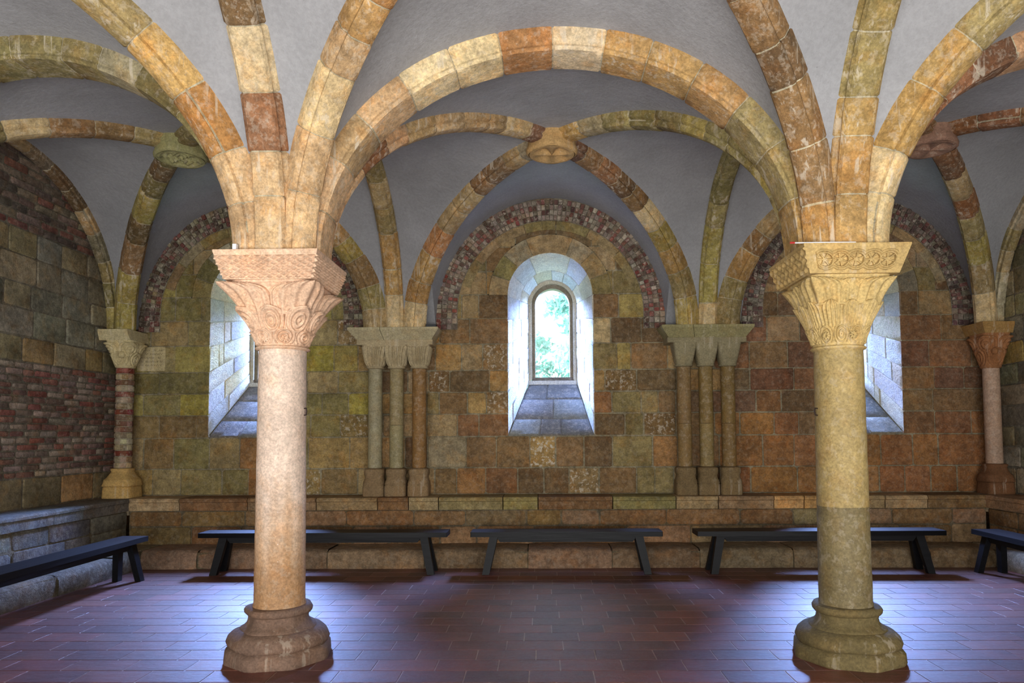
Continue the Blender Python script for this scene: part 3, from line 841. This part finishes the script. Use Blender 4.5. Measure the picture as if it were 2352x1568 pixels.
# ------------------------------------------------------------------ keystones
def keystone(x, y, label, col, kind):
    mb = MB(); z = BZ - .07; nth = 96
    random.seed(int(x * 10) + 50)
    # body: short octagonal-ish block, with a moulded rim and a carved, sunk face below
    prof = [(.0, .30), (.24, .30), (.235, .16), (.235, .07), (.25, .03), (.245, .0), (.225, -.012)]
    def fn(i, j):
        a = 2 * PI * i / nth; r, h = prof[j]
        k = 1 + .04 * math.cos(4 * a) * (1 if j > 2 else 0)
        return (x + r * k * math.cos(a), y + r * k * math.sin(a), z + h)
    mb.grid(fn, nth, len(prof) - 1, col, closeu=True)
    nr = 20
    def face(i, j):
        a = 2 * PI * i / nth; t = 1 - j / nr; r = .225 * t
        if kind == 0:    # four-petalled flower: sharp petals with hollows between
            pet = abs(math.cos(2 * (a + PI / 4)))
            h = .045 * (pet ** 1.5) * math.sin(PI * min(1, t * 1.12)) ** 1.0
            h = h - .004
        else:
            q = abs(math.cos(3 * a)); h = .03 * q * math.sin(PI * t) + .008 * math.cos(26 * t)
        if t > .93: h = 0
        return (x + r * math.cos(a), y + r * math.sin(a), z - .012 + h)
    mb.grid(face, nth, nr, col, closeu=True)
    o = setup(mb.build('keystone', M['carved']), 50)
    tag(o, label, 'keystone', 'keystones where the ribs cross')
keystone(BCX[1], BYB, 'round keystone carved with a four petal flower over the middle window', (178, 144, 94), 0)
keystone(BCX[0], BYB, 'pale olive keystone above left, partly hidden by the thick rib', (150, 146, 100), 1)
keystone(BCX[2], BYB, 'reddish carved keystone at the upper right', (146, 112, 92), 0)

# ------------------------------------------------------------------ free-standing columns
def leaf(a, tt, amp, style):
    """a -.5..0..5 across one leaf, tt 0..1 up it: relief in metres"""
    if tt < 0 or tt > 1.0: return 0
    w = .5 * math.sqrt(max(0, 1 - (tt - .62) ** 2 / .146)) if tt > .62 else .5
    if abs(a) >= w * .98 or w < .03: return 0
    e = abs(a) / w
    h = amp * (.15 + .85 * tt ** 1.8) * (1 - e ** 2.5) ** .6
    if style == 'arc': g = .009 * math.cos(2 * PI * 3.2 * math.hypot(a / .5, (tt - .45) * 1.5))
    elif style == 'fan': g = .011 * math.cos(2 * PI * 3.5 * e * (1 if tt > .05 else 0))
    else: g = .006 * math.cos(2 * PI * 2.5 * e)
    return h + g
def capital(mb, cx, cy, z0, z1, r0, h1, tiers, col, nth=480, nz=170, bell=1.7, sq=9.0, rim=.022):
    H = z1 - z0
    rnd = random.Random(5)
    def fn(i, j):
        th = 2 * PI * i / nth; t = j / nz
        p = 2 + (sq - 2) * max(0, (t - .15) / .85) ** 1.5
        c, s = abs(math.cos(th)), abs(math.sin(th))
        k = (c ** p + s ** p) ** (-1 / p)
        h = r0 + (h1 - r0) * (t ** bell)
        r = h * k
        d = 0
        if t < .06: d = .018 * math.sin(PI * t / .06)     # astragal
        else:
            for (ta, tb, n, ph, amp, style) in tiers:
                if ta <= t <= tb:
                    a = ((th * n / (2 * PI) + ph + .5) % 1) - .5
                    d = max(d, leaf(a, (t - ta) / (tb - ta), amp, style))
        if t > .955: d = rim * .4
        r += d
        return (cx + r * math.cos(th), cy + r * math.sin(th), z0 + H * t)
    mb.grid(fn, nth, nz, col, closeu=True)
    top = [fn(i, nz) for i in range(0, nth, 4)]
    mb.face([mb.vert(p) for p in top], col)

def relief_face(mb, A, B, Cc, D, nrm, nu, nv, fn, col):
    """quad A B (bottom) D C (top) with displacement fn(u, v, width, height)"""
    A, B, Cc, D = map(Vector, (A, B, Cc, D)); nrm = Vector(nrm).normalized()
    W = (B - A).length; H = (D - A).length
    mb.grid(lambda i, j: (A.lerp(B, i / nu)).lerp(D.lerp(Cc, i / nu), j / nv) + nrm * (fn(i / nu, j / nv, W, H) if 0 < i < nu and 0 < j < nv else 0), nu, nv, col)
def abacus(mb, cx, cy, z0, z1, hb, ht, fns, col, res=(90, 22), fascia=.0):
    zc = z1 - fascia
    b = [(cx - hb, cy - hb), (cx + hb, cy - hb), (cx + hb, cy + hb), (cx - hb, cy + hb)]
    t = [(cx - ht, cy - ht), (cx + ht, cy - ht), (cx + ht, cy + ht), (cx - ht, cy + ht)]
    ns = [(0, -1, -.4), (1, 0, -.4), (0, 1, -.4), (-1, 0, -.4)]
    for k in range(4):
        A, B = b[k], b[(k + 1) % 4]; D, C_ = t[k], t[(k + 1) % 4]
        relief_face(mb, A + (z0,), B + (z0,), C_ + (zc,), D + (zc,), ns[k], res[0], res[1], fns[k % len(fns)], col)
        if fascia: mb.poly([D + (zc,), C_ + (zc,), C_ + (z1,), D + (z1,)], col)
    mb.poly([p + (z1,) for p in t], col); mb.poly([p + (z0,) for p in b][::-1], col)
def diamonds(u, v, W, H):
    if v > .86 or v < .03: return .0
    p = .062; x = u * W; y = v * H * 1.7
    a = ((x + y) / p) % 1; b = ((x - y) / p) % 1
    return .024 * min(1 - abs(2 * a - 1), 1 - abs(2 * b - 1)) - .003
def rosettes(u, v, W, H):
    y = (v - .48) * H; R0 = H * .33; n = 5; x = u * W - W * .10; p = W * .8 / n
    k = int(x // p)
    if k < 0 or k >= n: return 0
    x = x - (k + .5) * p; r = math.hypot(x, y)
    if abs(r - R0) < .010: return .014 * math.cos((r - R0) / .010 * PI / 2)
    if abs(r - R0 * .78) < .005: return .008
    if r < R0 * .74:
        a = math.atan2(y, x); d = abs(math.sin(3 * a + k)) * r / 3
        return -.012 + (.012 if d < .0045 else 0)
    return 0
def interlace(u, v, W, H):
    if v < .08 or v > .92: return 0
    x = u * W / .075; y = v * H / .06
    a = abs(math.sin(PI * (x + .5 * math.sin(PI * y)))); b = abs(math.sin(PI * (y + .5 * math.sin(PI * x))))
    return .017 * (max(a, b) ** 3) - .006
def column(ci):
    cx = CX[ci]; cy = CY
    if ci == 0:
        lab = 'peach stone column at left with a leafy capital'
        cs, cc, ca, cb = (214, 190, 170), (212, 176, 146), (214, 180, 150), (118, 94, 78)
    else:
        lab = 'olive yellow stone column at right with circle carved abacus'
        cs, cc, ca, cb = (162, 140, 90), (188, 162, 106), (180, 152, 98), (108, 94, 60)  # base colours of both columns carry the dimmer light near the floor
    root = thing('stone_column', lab, 'column', (cx, cy, 0), 'free standing columns')
    lc = root.location
    zc0 = unp((648, 1910)[ci], 800, cy - .17)[1]; zc1 = ZC - .185
    # base
    mb = MB(); nth = 144
    prof = [(.345, 0, 1), (.350, .015, 1), (.345, .075, 1), (.325, .092, .9), (.318, .096, .4), (.330, .105, .1), (.338, .125, 0), (.325, .160, 0), (.295, .188, 0), (.262, .200, 0), (.250, .203, 0), (.246, .212, 0), (.225, .222, 0), (.203, .245, 0), (.196, .275, 0), (.202, .295, 0), (.212, .300, 0), (.222, .312, 0), (.224, .330, 0), (.214, .346, 0), (.190, .352, 0), (.165, .350, 0)]
    offa = R(12 if ci == 0 else -6)
    rnd = random.Random(ci + 3)
    amps = [(rnd.uniform(.002, .006), rnd.randint(2, 7), rnd.uniform(0, 6)) for _ in range(4)]
    def fn(i, j):
        a = 2 * PI * i / nth; r, z, o = prof[j]
        m = ((a + offa) % (PI / 4)) - PI / 8
        oc = min(1 / math.cos(m), 1.055) * .975
        k = 1 + (oc - 1) * o
        r = r * k + sum(A * math.sin(n * a + p) for A, n, p in amps) * (1 if 0 < j < 20 else .3)
        return (cx + r * math.cos(a), cy + r * math.sin(a), z)
    mb.grid(fn, nth, len(prof) - 1, cb, closeu=True)
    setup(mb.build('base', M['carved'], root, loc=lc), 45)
    # shaft
    mb = MB()
    zs0, zs1 = .345, zc0 + .005; nz = 60
    def fs(i, j):
        a = 2 * PI * i / 96; t = j / nz; r = .170 - .010 * t + (.006 if j in (0,) else 0)
        r += .0015 * math.sin(5 * t * 9 + 3 * math.sin(a * 2)) * .6
        if ci == 1 and abs(t - .365) < .006: r -= .004
        return (cx + r * math.cos(a), cy + r * math.sin(a), zs0 + (zs1 - zs0) * t)
    lowc = (172, 132, 92) if ci == 0 else (120, 106, 72)  # left: tan stain; right: lower drum darkened for the dimmer light down there
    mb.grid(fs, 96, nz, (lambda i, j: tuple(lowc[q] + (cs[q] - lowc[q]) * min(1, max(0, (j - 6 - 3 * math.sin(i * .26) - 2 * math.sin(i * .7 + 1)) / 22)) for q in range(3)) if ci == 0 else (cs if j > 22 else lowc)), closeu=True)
    if ci == 0:    # little square marks cut in a line down the shaft
        for py in (846, 916, 986, 1050, 1106, 1176, 1250, 1290):
            x, z = unp(638, py, cy - .16)
            for k in range(6):
                pass
            d = Vector((x - cx, -.16, 0)).normalized(); p = Vector((cx, cy, z)) + d * .163
            mb.tube([p, p + d * .006], [.009, .003], cs, n=6)
    o = setup(mb.build('shaft', M['shaft'], root, loc=lc), 60)
    # capital
    mb = MB()
    if ci == 0:
        tiers = [(.08, .30, 8, .5, .026, 'arc'), (.24, .62, 8, 0, .072, 'arc'), (.52, .93, 8, .5, .070, 'arc'), (.50, .95, 4, .5, .12, 'fan')]
        capital(mb, cx, cy, zc0, zc1, .165, .268, tiers, cc, bell=1.15)
    else:
        tiers = [(.09, .34, 12, .5, .014, 'arc'), (.30, .66, 12, 0, .032, 'rib'), (.60, .96, 4, .5, .055, 'fan'), (.60, .94, 4, 0, .03, 'rib')]
        capital(mb, cx, cy, zc0, zc1, .160, .262, tiers, cc, bell=1.15)
    # rosettes in the lowest tier
    for a0 in ((-1.15, -1.9) if ci == 0 else (-1.45, -2.35)):
        for k in range(8):
            aa = 2 * PI * k / 8; r = .176 if ci == 0 else .190
            zz = zc0 + .07 + (.02 if ci else 0)
            d = Vector((math.cos(a0), math.sin(a0), 0)); tg = Vector((-d.y, d.x, 0))
            c0 = Vector((cx, cy, zz)) + d * (r + .004); e = tg * math.cos(aa) + Vector((0, 0, 1)) * math.sin(aa)
            mb.tube([c0 + e * .004, c0 + e * .016 + d * .006, c0 + e * .030], [.003, .008, .003], cc, n=6)
    setup(mb.build('capital', M['carved'], root, loc=lc), 60)
    # abacus
    mb = MB()
    fns = [diamonds] * 4 if ci == 0 else [rosettes, rosettes, interlace, interlace]
    abacus(mb, cx, cy, zc1 - .002, ZC, .292, .348, fns, ca, res=(260, 72), fascia=.012)
    setup(mb.build('abacus', M['carved'], root, loc=lc), 30)
    # iron hook on the flank
    mb = MB(); sg = 1 if ci == 0 else -1
    x = cx + sg * .163; z = unp(703 if ci == 0 else 1857, 945, cy)[1]
    mb.tube([(x - sg * .004, cy - .02, z + .02), (x + sg * .014, cy - .02, z + .024), (x + sg * .018, cy - .02, z + .0), (x + sg * .014, cy - .02, z - .024), (x - sg * .002, cy - .02, z - .026)], .0045, (60, 44, 36), n=6)
    mb.build('iron_hook', M['iron'], root, loc=lc)
column(0); column(1)

# springer blocks, the solid stones where all eight ribs start
for ci, cx in enumerate(CX):
    mb = MB()
    prof = [(.25, ZC), (.25, ZC + .10), (.25, ZC + .22), (.22, ZC + .34), (.12, ZC + .5)]
    mb.grid(lambda i, j: (cx + prof[j][0] * math.cos(2 * PI * i / 8 + PI / 8), CY + prof[j][0] * math.sin(2 * PI * i / 8 + PI / 8), prof[j][1]), 8, len(prof) - 1, (222, 180, 130) if ci == 0 else (186, 160, 100), closeu=True)
    o = mb.build('springer_stone', M['rib'])
    tag(o, ('pale stained springer stone where the ribs gather on the left column', 'streaked yellow springer stone where the ribs gather on the right column')[ci], 'springer stone', 'springers on the columns')

# ------------------------------------------------------------------ wall piers
def pier_capital(mb, x, y, z0, z1, r0, h1, style, col):
    nth, nz = 240, 48; H = z1 - z0
    def fn(i, j):
        th = 2 * PI * i / nth; t = j / nz
        p = 2 + 5 * t
        c, s = abs(math.cos(th)), abs(math.sin(th)); k = (c ** p + s ** p) ** (-1 / p)
        r = (r0 + (h1 - r0) * t ** (.72 if style != 'knob' else 1.1)) * k
        if t < .10: r += .014 * math.sin(PI * t / .10)
        elif style == 'flute' and t < .93: r += .013 * math.cos(th * 20 + 2 * math.sin(t * 3)) * min(1, (t - .1) * 8)
        elif style == 'knob' and t < .93:
            a = ((th * 4 / (2 * PI)) % 1) - .5; b = ((th * 4 / (2 * PI) + .5) % 1) - .5
            r += max(leaf(a, (t - .45) / .5, .045, 'arc'), leaf(b, (t - .1) / .5, .03, 'arc'), 0)
        return (x + r * math.cos(th), y + r * math.sin(th), z0 + H * t)
    mb.grid(fn, nth, nz, col, closeu=True)
def spiral(mb, x, z, y, r, col, hand=1, nrm=None):
    pts = []
    for k in range(22):
        a = k * .55 * hand; rr = r * (1 - k / 24)
        pts.append((x + rr * math.cos(a), y, z + rr * math.sin(a)))
    mb.tube(pts, .0042, col, n=5)
def base_lathe(mb, x, y, z0, z1, r0, R1, col, n=48, neck=False):
    H = z1 - z0
    prof = [(R1 * .98, 0), (R1, .03), (R1, .36), (R1 * .95, .40), (R1 * .985, .44), (R1 * .985, .52), (R1 * .90, .58), (R1 * .86, .66), (R1 * .86, .72), (R1 * .93, .78), (R1 * .95, .86), (R1 * .92, .95), (R1 * .8, .985), (r0, 1.0)]
    if neck: prof = [(R1 * .96, 0), (R1 * .97, .04), (R1 * .94, .34), (R1 * .90, .37), (R1, .42), (R1 * 1.02, .50), (R1 * .97, .62), (R1 * .84, .68), (R1 * .72, .78), (r0 * 1.1, .88), (r0 * 1.18, .93), (r0 * 1.18, .98), (r0, 1.0)]
    def fn(i, j):
        th = 2 * PI * i / n; p = 6 if prof[j][1] < .45 else 3.4
        c, s = abs(math.cos(th)), abs(math.sin(th)); k = (c ** p + s ** p) ** (-1 / p)
        return (x + prof[j][0] * k * math.cos(th), y + prof[j][0] * k * math.sin(th), z0 + H * prof[j][1])
    mb.grid(fn, n, len(prof) - 1, col, closeu=True)
def trap_abacus(mb, xa0, xa1, xb0, xb1, yf_b, yf_t, z0, z1, col, joints=()):
    """wall abacus: bottom xa0..xa1, top xb0..xb1"""
    n = 24; zc = z1 - .03
    xs = [0] + list(joints) + [1]
    for a, b in zip(xs, xs[1:]):
        g = .003; s = random.uniform(-.004, .004)
        def L(p, q, t): return p + (q - p) * t
        ba, bb, ta, tb = L(xa0, xa1, a) + g, L(xa0, xa1, b) - g, L(xb0, xb1, a) + g, L(xb0, xb1, b) - g
        mid0, mid1 = L(ba, ta, .9), L(bb, tb, .9)
        mb.poly([(ba, yf_b + s, z0), (bb, yf_b + s, z0), (tb, yf_t + s, zc), (ta, yf_t + s, zc)], col)
        mb.poly([(ta, yf_t + s, zc), (tb, yf_t + s, zc), (tb, yf_t + s, z1), (ta, yf_t + s, z1)], col)
        mb.poly([(ta, yf_t + s, z1), (tb, yf_t + s, z1), (tb, WY, z1), (ta, WY, z1)], col)
        mb.poly([(ba, yf_b + s, z0), (ba, WY, z0), (bb, WY, z0), (bb, yf_b + s, z0)], col)
        for (p, q) in ((ba, ta), (bb, tb)):
            mb.poly([(p, yf_b + s, z0), (q, yf_t + s, zc), (q, yf_t + s, z1), (q, WY, z1), (p, WY, z0)], col)
zb_t = unp(910, 1075, 8.6)[1]; zcap0 = unp(910, 846, 8.6)[1]; zcap1 = unp(910, 791, 8.55)[1]; zab0 = unp(910, 779, 8.5)[1]
def wall_pier(pi_):
    cpx = (911, 1622)[pi_]
    lab = ('triple shafted wall pier with fluted capitals, left of the middle window', 'triple shafted wall pier with scroll carved capitals, right of the middle window')[pi_]
    root = thing('wall_pier', lab, 'pier', (CX[pi_], WY - .15, ZL), 'triple wall piers'); lc = root.location
    sx = [unp(p, 950, 8.70)[0] for p in ((862, 911, 963), (1572, 1622, 1673))[pi_]]
    scol = [[(152, 140, 110), (146, 134, 96), (140, 104, 62)], [(124, 96, 58), (130, 108, 64), (122, 96, 56)]][pi_]
    cc = ((166, 150, 116), (136, 126, 96))[pi_]
    yc = WY - .15
    for k, x in enumerate(sx):
        mb = MB(); base_lathe(mb, x, yc, ZL, zb_t, .088, .133, ((136, 112, 80), (118, 98, 66))[pi_])
        setup(mb.build('base', M['carved'], root, loc=lc))
        mb = MB()
        js = [0, .43, 1] if (k == 1 or pi_) else [0, 1]
        for a, b in zip(js, js[1:]):
            za = zb_t + (zcap0 - zb_t) * a + .002; zb2 = zb_t + (zcap0 - zb_t) * b - .002
            c = jit(scol[k], 6)
            mb.grid(lambda i, j: (x + .087 * math.cos(2 * PI * i / 40), yc + .087 * math.sin(2 * PI * i / 40), za + (zb2 - za) * j / 6), 40, 6, c, closeu=True)
        setup(mb.build('shaft', M['shaft'], root, loc=lc))
        mb = MB(); pier_capital(mb, x, yc, zcap0, zcap1, .092, .148, 'flute' if pi_ == 0 else 'scroll', cc)
        if pi_ == 1:
            rnd = random.Random(k)
            for r_ in range(4):
                t = .22 + .2 * r_; hw = .088 + .05 * t ** 1.2
                for q in range(-1, 2):
                    xx = x + q * hw * .62; spiral(mb, xx, zcap0 + (zcap1 - zcap0) * t, yc - hw * (1.0 if q == 0 else .93) - .002, .026, cc, hand=1 if (q + r_) % 2 else -1)
        elif True:
            for q in (-1, 0, 1):   # looped leaf outlines
                pts = [(x + q * .075 + .03 * math.cos(a), yc - .135 - .004, zcap1 - .05 + .035 * math.sin(a)) for a in [PI * t / 8 for t in range(9)]]
                mb.tube(pts, .005, cc, n=5)
        setup(mb.build('capital', M['carved'], root, loc=lc), 60)
    xa0, xa1 = unp((818, 1537)[pi_], 790, 8.5)[0], unp((990, 1716)[pi_], 790, 8.5)[0]
    xb0, xb1 = unp((797, 1520)[pi_], 750, 8.45)[0], unp((1006, 1734)[pi_], 750, 8.45)[0]
    mb = MB()
    mb.box((xa0 - .01, WY - .30, zcap1 - .002), (xa1 + .01, WY, zab0 + .002), cc, .004)
    trap_abacus(mb, xa0, xa1, xb0, xb1, WY - .31, WY - .40, zab0, ZP, (168, 156, 122) if pi_ == 0 else (140, 132, 92), joints=(.36,) if pi_ == 0 else (.34,))
    setup(mb.build('abacus', M['carved'], root, loc=lc))
    # backing block behind the capitals
wall_pier(0); wall_pier(1)

# corner columns
def corner_column(side):
    if side == 0:
        x = -5.215; lab = 'corner column of banded brick at far left with knobbed capital'; cc = (188, 172, 128); bc = (186, 152, 92)
    else:
        x = unp(2275, 950, 8.66)[0]; lab = 'pinkish corner column at far right with brown knobbed capital'; cc = (146, 98, 60); bc = (112, 76, 48)
    y = 8.62
    root = thing('corner_column', lab, 'column', (x, y, ZL), 'corner columns'); lc = root.location
    mb = MB(); base_lathe(mb, x, y, ZL, zb_t + .02, .10, .185 if side == 0 else .165, bc, neck=True); setup(mb.build('base', M['carved'], root, loc=lc))
    z0 = zb_t + .02; z1 = unp(270 if side == 0 else 2275, 846, y)[1]
    mb = MB()
    if side == 0:
        n = 17; rnd = random.Random(9)
        for k in range(n):
            za = z0 + (z1 - z0) * k / n + .004; zb2 = z0 + (z1 - z0) * (k + 1) / n - .004
            c0 = random.choice([(160, 140, 110), (120, 92, 74), (176, 162, 134), (128, 70, 58), (140, 124, 98)])
            r = .104 + rnd.uniform(-.003, .003)
            cl = [jit(c0, 22) for _ in range(9)]
            zz = [za, za + .006, zb2 - .006, zb2]; rr = [r - .008, r, r, r - .008]
            mb.grid(lambda i, j: (x + rr[j] * math.cos(2 * PI * i / 36), y + rr[j] * math.sin(2 * PI * i / 36), zz[j]), 36, 3, lambda i, j: cl[(i // 4) % 9], closeu=True)
        mb.grid(lambda i, j: (x + .094 * math.cos(2 * PI * i / 36), y + .094 * math.sin(2 * PI * i / 36), z0 + (z1 - z0) * j), 36, 1, (156, 146, 122), closeu=True)
        setup(mb.build('shaft', M['brick'], root, loc=lc))
    else:
        mb.grid(lambda i, j: (x + .092 * math.cos(2 * PI * i / 40), y + .092 * math.sin(2 * PI * i / 40), z0 + (z1 - z0) * j / 8), 40, 8, (172, 142, 118), closeu=True)
        setup(mb.build('shaft', M['shaft'], root, loc=lc))
    mb = MB(); zt = unp(285, 782, 8.5)[1]
    pier_capital(mb, x, y, z1 - .002, zt, .096, .17, 'knob', cc)
    for q in (-1, 1):      # carved ball on each seen face
        pass
    c = Vector((x + (.04 if side == 0 else -.04), y - .15, (z1 + zt) / 2 - .01))
    mb.grid(lambda i, j: (c.x + .04 * math.sin(PI * j / 8) * math.cos(2 * PI * i / 16), c.y + .04 * math.sin(PI * j / 8) * math.sin(2 * PI * i / 16), c.z + .045 * math.cos(PI * j / 8)), 16, 8, cc, closeu=True)
    for k in range(2):
        mb.tube([(c.x + (.06 + .016 * k) * math.cos(a), c.y + .02, c.z + (.066 + .016 * k) * math.sin(a)) for a in [-.6 + 4.3 * t / 14 for t in range(15)]], .006, cc, n=5)
    setup(mb.build('capital', M['carved'], root, loc=lc), 60)
    mb = MB()
    xa0, xa1 = (XL, x + .16) if side == 0 else (x - .16, XR)
    xb0, xb1 = (XL, unp(340, 758, WY)[0]) if side == 0 else (unp(2206, 745, WY)[0], XR)
    trap_abacus(mb, xa0, xa1, xb0, xb1, y - .17, y - .21, zt, ZP, (182, 168, 128) if side == 0 else (152, 118, 68))
    setup(mb.build('abacus', M['carved'], root, loc=lc))
corner_column(0); corner_column(1)

# ------------------------------------------------------------------ benches
def bench(x, y, rz, L, label, z=0, D=.28, H=.455, legin=.17):
    root = thing('wooden_bench', label, 'bench', (x, y, z), 'long black benches', rz)
    def mk(name, fn):
        mb = MB(); fn(mb); o = mb.build(name, M['bench'], root); return setup(o)
    w = (30, 30, 32)
    mk('seat', lambda mb: mb.box((-L / 2, -D / 2, H - .052), (L / 2, D / 2, H), w, .006))
    def rail(mb):
        for s in (-1, 1):
            y0 = s * (D / 2 - .065); a = L / 2 - legin - .02
            q = [(-a, y0 - .012, H - .052), (-a + .05, y0 - .012, H - .115), (a - .05, y0 - .012, H - .115), (a, y0 - .012, H - .052)]
            mb.slab(q, Vector((0, -1, 0)), .024, .002, w, cut=0, back=True)
    mk('rail', rail)
    for sx in (-1, 1):
        for sy in (-1, 1):
            def leg(mb):
                tx = sx * (L / 2 - legin); bx = sx * (L / 2 - legin + .085); ty = sy * (D / 2 - .075); by = sy * (D / 2 - .02)
                a, b = .045, .03
                T = [(tx - a, ty - b, H - .052), (tx + a, ty - b, H - .052), (tx + a, ty + b, H - .052), (tx - a, ty + b, H - .052)]
                Bm = [(bx - a * .85, by - b, 0), (bx + a * .85, by - b, 0), (bx + a * .85, by + b, 0), (bx - a * .85, by + b, 0)]
                for k in range(4): mb.poly([Bm[k], Bm[(k + 1) % 4], T[(k + 1) % 4], T[k]], w)
                mb.poly(T, w); mb.poly(Bm[::-1], w)
            mk('leg', leg)
    return root
by_ = 7.765
def bspan(p0, p1): return unp(p0, 1222, by_ - .15)[0], unp(p1, 1222, by_ - .15)[0]
a, b = bspan(1080, 1523); bench((a + b) / 2, by_, 0, b - a, 'shorter black bench in the middle, under the middle window', legin=.25)
a, b = bspan(453, 1026); bench((a + b) / 2, by_, 0, b - a, 'long black bench passing behind the peach column', legin=.26)
a, b = bspan(1603, 2176); bench((a + b) / 2, by_, 0, b - a, 'long black bench passing behind the olive column', legin=.26)
bench(-4.33, 6.20, R(91), 2.5, 'black bench along the left wall, cut by the left frame edge', D=.28, legin=.2)
bench(4.80, 6.70, R(88.5), 2.1, 'black bench along the right wall, cut by the right frame edge', D=.29, legin=.16)

# ------------------------------------------------------------------ small fittings
mb = MB(); x, z = unp(541, 552, CY - .30)
mb.box((x - .013, CY - .32, ZC), (x + .013, CY - .29, ZC + .045), (230, 232, 236), .002)
tag(mb.build('sensor_box', M['whiteplastic']), 'small white box standing on the left column abacus', 'sensor')
mb = MB(); x, z = unp(991, 745, WY - .36)
mb.box((x - .065, WY - .38, ZP), (x + .06, WY - .30, ZP + .035), (26, 26, 28), .003)
tag(mb.build('black_plate', M['blackplastic']), 'small black plate on the left wall pier abacus, right end', 'plate')
xa, _ = unp(1826, 551, CY - .34); xb, _ = unp(1966, 549, CY - .34)
root = thing('cable', 'thin white cable lying along the right column abacus with red end', 'cable', (xa, CY - .335, ZC + .005))
mb = MB(); mb.tube([(xa, CY - .335, ZC + .005), ((xa + xb) / 2, CY - .338, ZC + .005), (xb, CY - .335, ZC + .005)], .004, (230, 230, 230), n=6)
mb.build('wire', M['whiteplastic'], root, loc=root.location)
mb = MB(); mb.tube([(xa - .03, CY - .33, ZC + .007), (xa, CY - .335, ZC + .006)], .007, (170, 30, 26), n=6)
o = mb.build('red_tip', M['redtape'], root, loc=root.location); o['label'] = 'red end of the cable'
# incised lines on the pale stone beside the left corner capital
mb = MB(); x0, z1 = unp(316, 797, WY); x1, z0 = unp(380, 852, WY)
mb.slab([(x0, WY - .010, z0), (x1, WY - .010, z0), (x1, WY - .010, z1), (x0, WY - .010, z1)], Vector((0, -1, 0)), .02, .006, (176, 160, 118), cut=.012)
rnd = random.Random(4)
for r_ in range(5):
    zz = z1 - .045 - r_ * .048; x = x0 + .03
    while x < x1 - .05:
        w = rnd.uniform(.008, .022)
        if rnd.random() < .8: mb.slab([(x, WY - .0105, zz - .012), (x + .005, WY - .0105, zz - .012), (x + w, WY - .0105, zz + .012), (x + w - .005, WY - .0105, zz + .012)], Vector((0, -1, 0)), .004, 0, (84, 72, 50), cut=0)
        x += w + .006
tag(setup(mb.build('inscribed_stone', M['carved'])), 'pale wall stone with worn incised lines beside the left corner capital', 'inscribed stone')

# ------------------------------------------------------------------ outside: ground and trees
mb = MB(); mb.poly([(-30, WY + 1.0, -.3), (30, WY + 1.0, -.3), (30, 60, -.3), (-30, 60, -.3)], (90, 120, 70))
struct(mb.build('ground', M['grass']))
def tree(x, y, h, seed, label, spread=2.2, n=4200):
    root = thing('pine_tree', label, 'tree', (x, y, -.3)); rnd = random.Random(seed)
    mb = MB(); mb.tube([(0, 0, 0), (.1, 0, h * .4), (0, .1, h)], [.22, .15, .03], (110, 120, 116), n=8)
    br = []
    for k in range(34):
        z = h * (.12 + .86 * k / 34); a = rnd.uniform(0, 2 * PI); L = spread * (1.05 - z / h) * rnd.uniform(.7, 1.2) + .3
        e = Vector((math.cos(a) * L, math.sin(a) * L, z - .15 * L)); br.append((Vector((0, 0, z)), e))
        mb.tube([(0, 0, z), tuple(e)], [.045, .012], (110, 120, 116), n=5)
    mb.build('trunk', M['bark'], root)
    mb = MB()
    for _ in range(n):
        p, e = rnd.choice(br); q = p.lerp(e, rnd.uniform(.3, 1.05)) + Vector([rnd.gauss(0, .13) for _ in range(3)])
        d = Vector([rnd.gauss(0, 1) for _ in range(3)]).normalized(); s = d.cross(Vector((rnd.random(), rnd.random(), rnd.random()))).normalized()
        l, w = rnd.uniform(.12, .26), .05
        mb.poly([q - s * w, q + d * l * .5 - s * w * .3, q + d * l, q + s * w], (120, 180, 150))
    mb.build('foliage', M['foliage'], root)
tree(1.15, 17.5, 6.4, 1, 'pale green conifer seen through the middle window', n=9000)
tree(-7.6, 17, 6.0, 2, 'pale conifer outside the left window')
tree(9.6, 18, 6.0, 3, 'pale conifer outside the right window')
tree(-.3, 22, 5.0, 4, 'low distant conifer at the foot of the middle window', spread=2.8)

# ------------------------------------------------------------------ light
w = bpy.data.worlds.new('world'); SC.world = w; w.use_nodes = True
nt = w.node_tree; nt.nodes.clear()
wo = nt.nodes.new('ShaderNodeOutputWorld'); bg = nt.nodes.new('ShaderNodeBackground')
bg.inputs[0].default_value = (.86, .95, 1.0, 1); bg.inputs[1].default_value = 1.9
nt.links.new(bg.outputs[0], wo.inputs[0])
def area_light(name, loc, target, sx, sy, power, col, spread=180):
    l = bpy.data.lights.new(name, 'AREA'); l.shape = 'RECTANGLE'; l.size = sx; l.size_y = sy; l.energy = power; l.color = col
    l.spread = R(spread)
    o = bpy.data.objects.new(name, l); COL.objects.link(o); o.location = loc
    o.rotation_euler = (Vector(target) - Vector(loc)).to_track_quat('-Z', 'Y').to_euler()
    return o
# unseen fill panel for cloister daylight behind the viewer, tilted up to brighten the vault
area_light('cloister_fill', (0, -.7, 1.0), (0, 2.6, 3.2), 9, 1.8, 410, (1, .97, .95), 150)
# sky beyond the three windows
area_light('sky_left_window', (WX[0] - .3, 13.5, 6.3), (WX[0], 9.2, 2.9), 5, 2.5, 26000, (.28, .44, 1.0))
area_light('sky_middle_window', (WX[1], 14.5, 6.8), (WX[1], 9.2, 2.9), 4, 2.5, 450, (.7, .84, 1.0))
area_light('sky_right_window', (WX[2] + .3, 13.5, 6.3), (WX[2], 9.2, 2.9), 5, 2.5, 26000, (.28, .44, 1.0))

SC.view_settings.view_transform = 'Standard'
SC.view_settings.look = 'None'
SC.view_settings.gamma = 1
SC.view_settings.exposure = 0.0
SC.view_settings.use_curve_mapping = False
